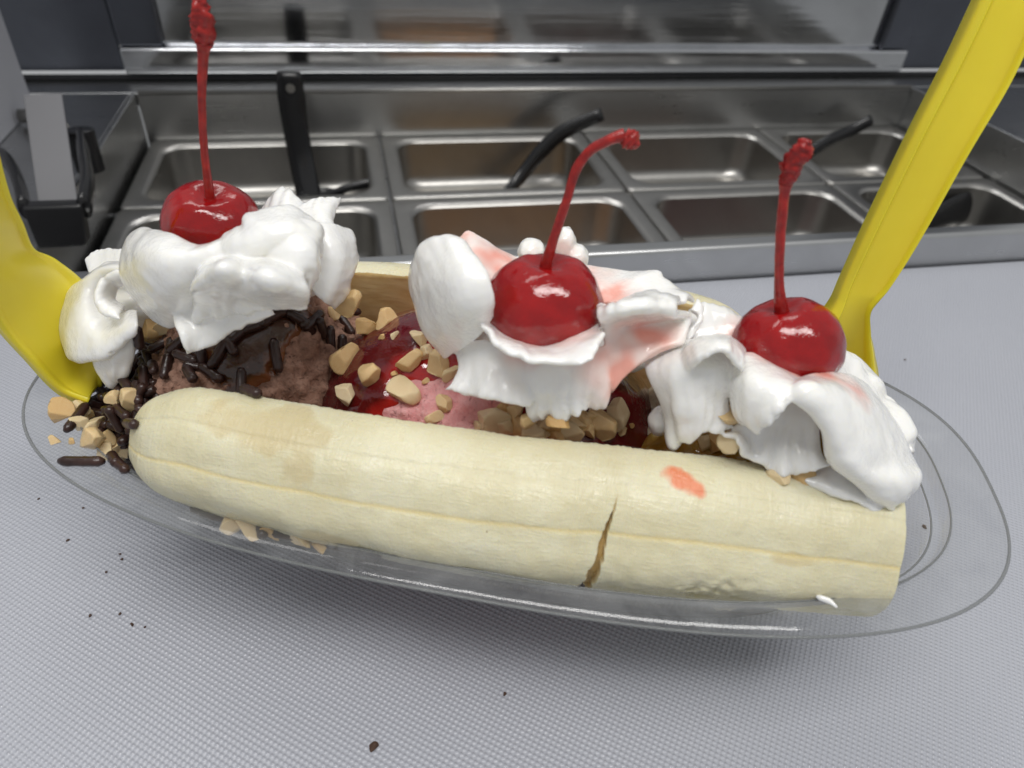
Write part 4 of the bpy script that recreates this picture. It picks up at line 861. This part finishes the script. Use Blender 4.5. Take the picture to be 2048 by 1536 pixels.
near = banana('banana_half', 'peeled banana half with a split across it lying against the dish front',
    [(-72.5, -28, 46.8, 1.5, 1.5), (-71.6, -28.5, 46.9, 5.6, 5.5), (-69, -29, 47.5, 8.8, 8.6), (-64, -30, 48.6, 11.3, 11.4), (-55, -30.8, 50.2, 13.4, 13.6), (-40, -31, 49.4, 14.4, 14.8), (-22, -30.5, 48.2, 15.2, 15.9),
     (0, -29.5, 47.0, 15.7, 16.6), (20, -28, 46.8, 15.8, 16.8), (42, -25.5, 46.4, 15.6, 16.6), (60, -23.5, 45.2, 15.4, 16.2), (72, -22, 44.6, 15.6, 15.5), (81, -21, 43.6, 15.0, 14.6)],
    -1, crack_u=(26.0+72.5)/153.5, stains=[(-38, 1.05, 13, .42), (-30, .6, 4, .35), (-24, -.35, 7, .22), (-17, -.6, 7, .18), (62, .35, 5, .1)], juice=[(39.5, 1.12, 4.5, .22)])
far = banana('banana_half', 'peeled banana half with its tan cut face leaning at the back of the dish',
    [(-66, 26, 46, 2, 2), (-62, 27, 46, 9, 8), (-52, 29, 45.5, 13.5, 12.5), (-35, 30, 45.5, 15.0, 14.5), (-10, 30.5, 46.5, 15.8, 15.0), (20, 30, 48.2, 16.3, 15.0), (40, 29, 48.8, 16.0, 14.5), (52, 28, 48.0, 14.0, 13.0), (60, 27, 46, 9, 9), (62, 27, 45, 3, 3)], 1)

# ================================================================== ICE CREAM AND SAUCES
SC = dict(choc=((-60, 2, 36.5), 29.0), straw=((-3, 1, 35.5), 30.0), van=((57, 1, 34), 29.0))
SX = dict(choc=0.93, straw=1.33, van=1.0)
def scoop(name, label, key, mat, rough, seed):
    (cu, cv, cz), r = SC[key]
    v, f = ico(6)
    out = []
    for p in v:
        a = fb(p, 2.2, 4, seed)*0.9 + 2.0*rough*abs(fb(p, 6.0, 4, seed+3)) + 1.1*rough*fb(p, 19, 3, seed+5)
        # torn ledges left by the scoop
        led = math.sin(p[2]*16 + 2.4*nz(p, 2.5, seed))*0.35*rough
        d = r + a + led
        q = p*d
        q[2] = max(q[2], -r*0.80)
        out.append((cu + q[0]*SX[key], cv + q[1]*0.98, cz + q[2]))
    o = obj(name, Darr(out), f, mat)
    return tag(o, label, 'ice cream')
scoop('ice_cream_scoop', 'scoop of chocolate ice cream with syrup and sprinkles', 'choc', M['choc'], 1.25, 1.0)
scoop('ice_cream_scoop', 'scoop of pink strawberry ice cream under red sauce', 'straw', M['straw'], 0.7, 14.0)
scoop('ice_cream_scoop', 'scoop of vanilla ice cream buried under whipped cream', 'van', M['van'], 0.7, 31.0)

def sauce(name, label, cat, key, mat, blobs, h, seed, sub=6):
    """a runny shell over a scoop: proud of it inside the blobs, sunk into it elsewhere"""
    (cu, cv, cz), r = SC[key]
    v, f = ico(sub)
    cs = [(np.array(c, float) - np.array([cu, cv, cz]), w, g) for c, w, g in blobs]
    cs = [(c/np.linalg.norm(c), w, g) for c, w, g in cs]
    out = []; dep = []
    for p in v:
        best = -9.0
        for c, w, g in cs:
            an = math.degrees(math.acos(max(-1, min(1, float(p @ c)))))
            best = max(best, g*(1 - an/w)) if g > 0 else min(best, -g*(an/w - 1))
        best += 0.26*fb(p, 3.2, 3, seed)
        k = max(-1.0, min(1.0, best*2.4))
        hh = h*math.sqrt(k) if k > 0 else 3.5*k
        hh += (0.25*nz(p, 5, seed) if k > 0 else 0)
        out.append(np.array([cu, cv, cz]) + p*(r + 0.9 + hh)*np.array([SX[key], .98, 1]))
        dep.append(max(0.0, k))
    out = np.array(out)
    keep = np.array(dep) > -0.0
    o = obj(name, Darr(out), f, mat)
    set_attr(o, 'depth', dep)
    return tag(o, label, cat)
sauce('chocolate_syrup', 'glossy dark chocolate syrup running down the chocolate scoop', 'syrup', 'choc', M['syrup'],
      [((-55, -16, 61), 13, 1), ((-54, -23, 53), 11, 1), ((-58, -4, 66), 28, 1), ((-66, -12, 61), 12, .8)], 1.1, 2.0)
sauce('strawberry_sauce', 'glossy red strawberry sauce coating the strawberry scoop', 'sauce', 'straw', M['red'],
      [((-34, -9, 48), 40, 1.4), ((-30, -16, 46), 34, 1.4), ((-26, 3, 57), 36, 1.4), ((0, 4, 66), 30, 1.3), ((31, -2, 55), 38, 1.4), ((27, -13, 55), 30, 1.4), ((10, -8, 63), 24, 1.2), ((-6, -20, 57), 19, -1.3), ((-13, -22, 53), 13, -1.2)], 1.6, 8.0)
sauce('pineapple_sauce', 'amber pineapple topping seeping from under the cream by the banana', 'sauce', 'van', M['pine'],
      [((52, -24, 48), 34, 1.2), ((60, -14, 58), 34, 1.0), ((40, -18, 48), 22, 1.0)], 1.8, 21.0)

# heap of sprinkles packed between the chocolate scoop and the banana tip
def capsule(L, r, seg=8):
    mb = MB(); mb.tube([(-L/2, 0, 0), (-L/2 + .3, 0, 0), (L/2 - .3, 0, 0), (L/2, 0, 0)], [r*.6, r, r, r*.6], seg)
    return np.array(mb.v), mb.f
r_ = random.Random(41)
V = []; F = []
sv, sf = ico(4)
for (c, rad) in MOUNDS:
    F += [tuple(x + len(V) for x in f) for f in sf]
    V += [tuple(np.array(c) + p*(np.array(rad) - 1.2)*(1 + 0.08*nz(p, 3, 2.0))) for p in sv]
    for k in range(130):
        d = Vector((r_.gauss(0, 1), r_.gauss(0, 1), r_.gauss(0, 1))).normalized()
        if d.z < -0.35: continue
        cv_, cf = capsule(5.0 + 2.4*r_.random(), 1.05)
        pos = np.array(c) + np.array(d)*np.array(rad)*(0.94 + 0.10*r_.random())
        nrm = Vector((d.x/rad[0], d.y/rad[1], d.z/rad[2])).normalized()
        t = nrm.orthogonal().normalized(); t.rotate(Matrix.Rotation(r_.random()*6.28, 3, nrm))
        t = (t + nrm*(r_.random()-.5)*.9).normalized()
        y = nrm.cross(t).normalized(); zz = t.cross(y)
        R3 = np.array(Matrix((t, y, zz)).transposed())
        F += [tuple(x + len(V) for x in f) for f in cf]
        V += [tuple(q) for q in (cv_ @ R3.T + pos)]
o = obj('sprinkle_heap', Darr(V), F, M['sprinkle'])
tag(o, 'packed heap of dark chocolate sprinkles between the chocolate scoop and banana tip', 'sprinkles', kind='stuff')

# ================================================================== WHIPPED CREAM
CORE_BACK = 5.0
def dollop(key, label, juices, seed):
    data = CREAM[key]
    V = []; F = []
    r_ = random.Random(seed)
    for q, pt in enumerate(data['petals']):
        nr, nc = 34, 46
        g = loft(pt['rows'], nr, nc)
        n = grid_normals(g)
        ru = pt.get('ruf', 0.085) * 10
        tt = pt['t'] * 5.0
        T = np.zeros((nr, nc))
        step = np.gradient(g, axis=0)
        side = np.gradient(g, axis=1)
        for i in range(nr):
            li = i/(nr-1)
            for j in range(nc):
                lj = j/(nc-1)
                p = g[i, j]
                w = 0.25 + 0.75*li
                d = ru*w*(1.1*nz(p, 0.16, seed+q*5) + 0.9*li*nz((lj*5.5, q*2.3, li*1.2), 1.0, seed) + 0.6*li*nz((lj*13, q*2.3, li*1.5), 1.0, seed+4))
                if ru > 0.95:
                    d += ru*1.5*li*(0.28 - abs(nz((lj*6.5 + 0.6*li, q*1.9, 0.4*li), 1.0, seed+9)))
                g[i, j] = p + n[i, j]*d
                if li > 0.8:
                    jag = (li - 0.8)/0.2
                    g[i, j] += step[i, j]*jag*(3.2*nz((lj*6, q*3.1, seed), 1.0, 0.5) + 2.2*nz((lj*15, q*3.1, seed), 1.0, 1.5)) + side[i, j]*jag*0.8*nz((lj*8, q*1.7, seed), 1.0, 3.3)
                e = min(lj, 1-lj)/0.16; e2 = (1-li)/0.22
                k = min(1.0, e, 1.0)*1.0
                k2 = min(1.0, e2)
                T[i, j] = tt*(0.42 + 0.58*math.sqrt(max(0, 1-(1-k)**2)))*(0.30 + 0.70*math.sqrt(max(0, 1-(1-k2)**2)))
        v, f = shell(g, T)
        F += [tuple(a + len(V) for a in ff) for ff in f]
        V += list(v)
    sv, sf = ico(4)
    for (c, a, b, d) in data['cores']:
        pts = []
        for p in sv:
            w = 1 + 0.10*nz(p, 2.2, seed + c[0])
            pts.append((c[0] + p[0]*a*9.3*w, c[1] + CORE_BACK*b + p[1]*b*9.0*w, c[2] - 0.6 + p[2]*d*9*w))
        F += [tuple(x + len(V) for x in ff) for ff in sf]
        V += pts
    me = mesh_from('cream_raw', np.array(V)/1000.0, F, None)
    tmp = bpy.data.objects.new('cream_raw', me); COL.objects.link(tmp)
    rm = tmp.modifiers.new('r', 'REMESH'); rm.mode = 'VOXEL'; rm.voxel_size = 0.00030; rm.adaptivity = 0.0
    sm = tmp.modifiers.new('s', 'SMOOTH'); sm.factor = 0.5; sm.iterations = 2
    dg = bpy.context.evaluated_depsgraph_get()
    ev = tmp.evaluated_get(dg).to_mesh()
    n = len(ev.vertices)
    co = np.empty(n*3); ev.vertices.foreach_get('co', co); co = co.reshape(-1, 3)*1000.0
    no = np.empty(n*3); ev.vertices.foreach_get('normal', no); no = no.reshape(-1, 3)
    faces = [tuple(p.vertices) for p in ev.polygons]
    tmp.evaluated_get(dg).to_mesh_clear()
    bpy.data.objects.remove(tmp, do_unlink=True); bpy.data.meshes.remove(me)
    disp = np.array([0.16*nz(p, 0.30, seed) + 0.05*nz(p, 0.8, seed+2) for p in co])
    co = co + no*disp[:, None]
    o = obj('whipped_cream', Darr(co), faces, M['cream'])
    jv = np.zeros(n)
    for (c, rad, g) in juices:
        d = np.linalg.norm((co - np.array(c)), axis=1)/rad
        jv = np.maximum(jv, g*np.clip(1.25 - d, 0, 1))
    jv *= np.array([0.55 + 0.9*max(0, 0.5 + nz(p, 0.30, 7.7)) for p in co]) if len(juices) else 1
    set_attr(o, 'juice', np.clip(jv, 0, 1))
    tag(o, label, 'whipped cream', 'ruffled whipped cream dollops')
    return o
dollop('left', 'ruffled white whipped cream on the chocolate scoop', [], 11.0)
dollop('mid', 'pink stained whipped cream between the two other dollops on red sauce', JUICE_MID, 23.0)
dollop('right', 'whipped cream with a long tongue draped over the banana end', JUICE_RIGHT, 37.0)

# a stray wisp of cream on the dish rim
pts = [tuple(x) for x in cr(SMEAR, 14)]
mb = MB(); mb.tube([tuple(D(*p)) for p in pts], list(0.001*np.interp(np.linspace(0, 1, 14), [0, .2, .6, 1], [.25, .55, .6, .2])), 10)
o = mb.build('cream_wisp', M['cream'], None, smooth=True)
set_attr(o, 'juice', np.zeros(len(o.data.vertices)))
tag(o, 'thin stray wisp of white cream on the clear rim below the banana end', 'whipped cream')

# ================================================================== CHERRIES
def cherry(cd, label, lean, seed):
    c = np.array(cd['c']); r = cd['r']*10
    T = thing('cherry', label, 'cherry', tuple(D(c[0], c[1], c[2] - r*0.85)), 'maraschino cherries on the cream')
    st = [np.array(p) for p, _ in cd['stem']]
    axis = Vector(tuple(st[1] - c)).normalized()
    q = Vector((0, 0, 1)).rotation_difference(axis)
    v, f = ico(5)
    out = []
    for p in v:
        k = math.hypot(p[0], p[1])
        w = 1 + 0.045*nz(p, 1.5, seed) + 0.02*nz(p, 4, seed)
        x = p*np.array([1.04, 1.0, 0.93])*r*w
        if p[2] > 0:
            x[2] -= r*0.22*math.exp(-(k/0.36)**2)
        x[0] *= 1 - 0.05*p[2]; x[1] *= 1 - 0.05*p[2]
        # a shallow seam down the front
        sx = nz((math.atan2(p[1], p[0])*2, p[2], seed), 1.0, 1)
        x = x*(1 - 0.006*math.sin(math.atan2(p[1], p[0])*7 + sx*2))
        y = q @ Vector(x)
        out.append((c[0] + y[0], c[1] + y[1], c[2] + y[2]))
    obj('fruit', Darr(out), f, M['cherry'], T)
    base = c + np.array(axis)*r*0.55
    pts = [base] + st; rad = [cd['stem'][0][1]*10*1.1] + [b*10 for _, b in cd['stem']]
    t = cd['tip'] + 1
    def tub(pp, rr, n, rag):
        s = cr(pp, n); ra = np.interp(np.linspace(0, 1, n), np.linspace(0, 1, len(rr)), rr)
        mb = MB(); mb.tube([tuple(x) for x in s], list(ra), 16, upv=(0.1, 1, 0.1))
        vv = np.array(mb.v)
        cen = np.repeat(s, 16, axis=0)
        for i in range(len(vv)):
            d = vv[i] - cen[i]
            vv[i] = cen[i] + d*(1 + rag*1.0*nz((d[0]*1.6, d[1]*1.6, d[2]*1.6 + (i//16)*0.22), 1.0, seed) + rag*1.0*nz(vv[i], 2.3, seed) + 0.10*nz(vv[i], 0.5, seed))
        return vv, mb.f
    v1, f1 = tub(pts[:t+1], rad[:t+1], 44, 0.05)
    stem = obj('stem', Darr(v1), f1, M['stem'], T)
    v2, f2 = tub(pts[t:], rad[t:], 26, 0.42)
    obj('stem_tip', Darr(v2), f2, M['stem'], stem)
    return T
cherry(CHERRIES[0], 'red cherry with a tall straight stem sunk in cream on the chocolate scoop', 0, 1.0)
cherry(CHERRIES[1], 'large glossy red cherry with a bent over stem in pink stained cream', 0, 5.0)
cherry(CHERRIES[2], 'round red cherry with a frayed stem beside the yellow spoon neck', 0, 9.0)

# ================================================================== YELLOW SPOONS
def spoon(key, label, t):
    rows = SPOONS[key]
    g = loft(rows, 120, 33)
    nr, nc = g.shape[:2]
    T = np.full((nr, nc), t)
    for j in range(nc):
        e = min(j, nc-1-j)/(nc-1)
        if e < 0.07: T[:, j] *= 2.3 - 6.0*e
    R_ = thing('plastic_spoon', label, 'spoon', tuple(Darr(g.reshape(-1, 3)).min(axis=0)), 'yellow plastic spoons')
    k = SPLIT[key]
    GN = grid_normals(g)
    for nm, a, b in (('bowl', 0, k + 1), ('handle', k, nr)):
        v, f = shell(g[a:b], T[a:b], GN[a:b], nm == 'handle', nm == 'bowl')
        o = obj(nm, Darr(v), f, M['yellow'], R_)
    return R_
SPLIT = dict(left=75, right=48)
spoon('left', 'yellow plastic spoon stuck in beside the chocolate sprinkles', 1.3)
spoon('right', 'yellow plastic spoon standing tall with its bowl behind the cream', 2.6)

# ================================================================== NUTS AND SPRINKLES
def nut_mesh(seed):
    """a chopped chunk: a rounded lump cut by a few break planes"""
    r_ = random.Random(seed)
    v, f = ico(4)
    v = v*np.array([0.60, 0.56, 0.46])
    for k in range(10):
        n = Vector((r_.gauss(0, 1), r_.gauss(0, 1), r_.gauss(0, 1))).normalized()
        h = 0.22 + 0.15*r_.random()
        d = v @ np.array(n) - h
        v = v - np.where(d > 0, d*0.99, 0)[:, None]*np.array(n)
    v = np.array([p*(1 + 0.03*nz(p, 5, seed) + 0.02*nz(p, 14, seed)) for p in v])
    return mesh_from('peanut_piece', v, f, M['nut'])
NM = [nut_mesh(s) for s in range(8)]
def sprinkle_mesh(L, seed):
    r_ = random.Random(seed)
    mb = MB()
    n = 10; pts = []; rad = []
    for k in range(n):
        t = k/(n-1)
        pts.append(((t-0.5)*L, 0.10*math.sin(t*3+seed)*r_.random(), 0.10*math.cos(t*2+seed)*r_.random()))
        e = min(t, 1-t)*L
        rad.append(1.08*(0.55 if e < 0.02 else 0.93 if e < 0.55 else 1.0)*(0.95 + 0.1*r_.random()))
    mb.tube(pts, rad, 10, upv=(0, 0, 1))
    me = mesh_from('chocolate_sprinkle', np.array(mb.v)/1000.0, mb.f, M['sprinkle'])
    return me
SM = [sprinkle_mesh(L, s) for s, L in enumerate((5.2, 6.0, 6.8, 7.6, 9.2))]

NG = {0: ('chopped peanut piece stuck in the red strawberry sauce', 'peanut pieces in the red sauce'),
      1: ('chopped peanut piece heaped under the pink stained cream', 'peanut pieces under the middle cream'),
      2: ('chopped peanut piece in the pile with sprinkles beside the banana tip', 'peanut pieces at the banana tip'),
      3: ('chopped peanut piece lying on the clear dish rim', 'peanut pieces on the dish rim'),
      4: ('chopped peanut piece in the amber pineapple topping', 'peanut pieces by the pineapple topping'),
      5: ('chopped peanut piece caught below the white cream on chocolate', 'peanut pieces under the cream on chocolate'),
      6: ('chopped peanut piece showing between banana underside and dish', 'peanut pieces under the banana')}
SG = {0: ('dark chocolate sprinkle on the chocolate scoop', 'sprinkles on the chocolate scoop'),
      1: ('dark chocolate sprinkle in the heap beside the banana tip', 'sprinkles heaped at the banana tip'),
      2: ('long chocolate sprinkle lying alone on the clear dish rim', 'sprinkles on the dish rim'),
      3: ('dark chocolate sprinkle seen between banana underside and dish', 'sprinkles under the banana'),
      4: ('dark chocolate sprinkle stuck in the edge of the red sauce', 'sprinkles at the red sauce')}
r_ = random.Random(77)
for k, (p, n, size, g) in enumerate(NUTS):
    o = bpy.data.objects.new('peanut_piece', NM[k % len(NM)])
    COL.objects.link(o)
    n = Vector(n)
    o.location = Vector(p)/1000.0 + n*size*0.00014
    qa = Vector((0, 0, 1)).rotation_difference(n)
    qb = Matrix.Rotation(r_.random()*6.28, 3, 'Z') @ Matrix.Rotation((r_.random()-.5)*0.9, 3, 'X')
    o.rotation_euler = (qa.to_matrix() @ qb).to_euler()
    s = size/1000.0
    o.scale = (s*(0.95 + .2*r_.random()), s*(0.9 + .2*r_.random()), s)
    tag(o, NG[g][0], 'peanut', NG[g][1])
for k, (p, n, d, L, g) in enumerate(SPRINKLES):
    i = min(range(5), key=lambda q: abs((5.2, 6.0, 6.8, 7.6, 9.2)[q] - L))
    o = bpy.data.objects.new('chocolate_sprinkle', SM[i])
    COL.objects.link(o)
    n = Vector(n); d = Vector(d); d = (d - n*d.dot(n)*0.85)
    if d.length < 1e-4: d = n.orthogonal()
    d.normalize(); y = n.cross(d).normalized(); z = d.cross(y)
    o.rotation_euler = Matrix((d, y, z)).transposed().to_euler()
    o.location = Vector(p)/1000.0 + n*0.0008
    tag(o, SG[g][0], 'sprinkle', SG[g][1])

# small crumbs fallen on the board
for k, (x, y, s) in enumerate(CRUMBS):
    o = bpy.data.objects.new('crumb', NM[(k*3) % len(NM)].copy())
    o.data.materials.clear(); o.data.materials.append(M['crumb'])
    COL.objects.link(o)
    o.location = (x, y, s*0.0002); o.scale = (s/1000, s/1000, s/1400)
    o.rotation_euler = (0, 0, k*1.3)
    tag(o, 'tiny dark crumb fallen on the white board in front of the dish', 'crumb', 'crumbs on the board')
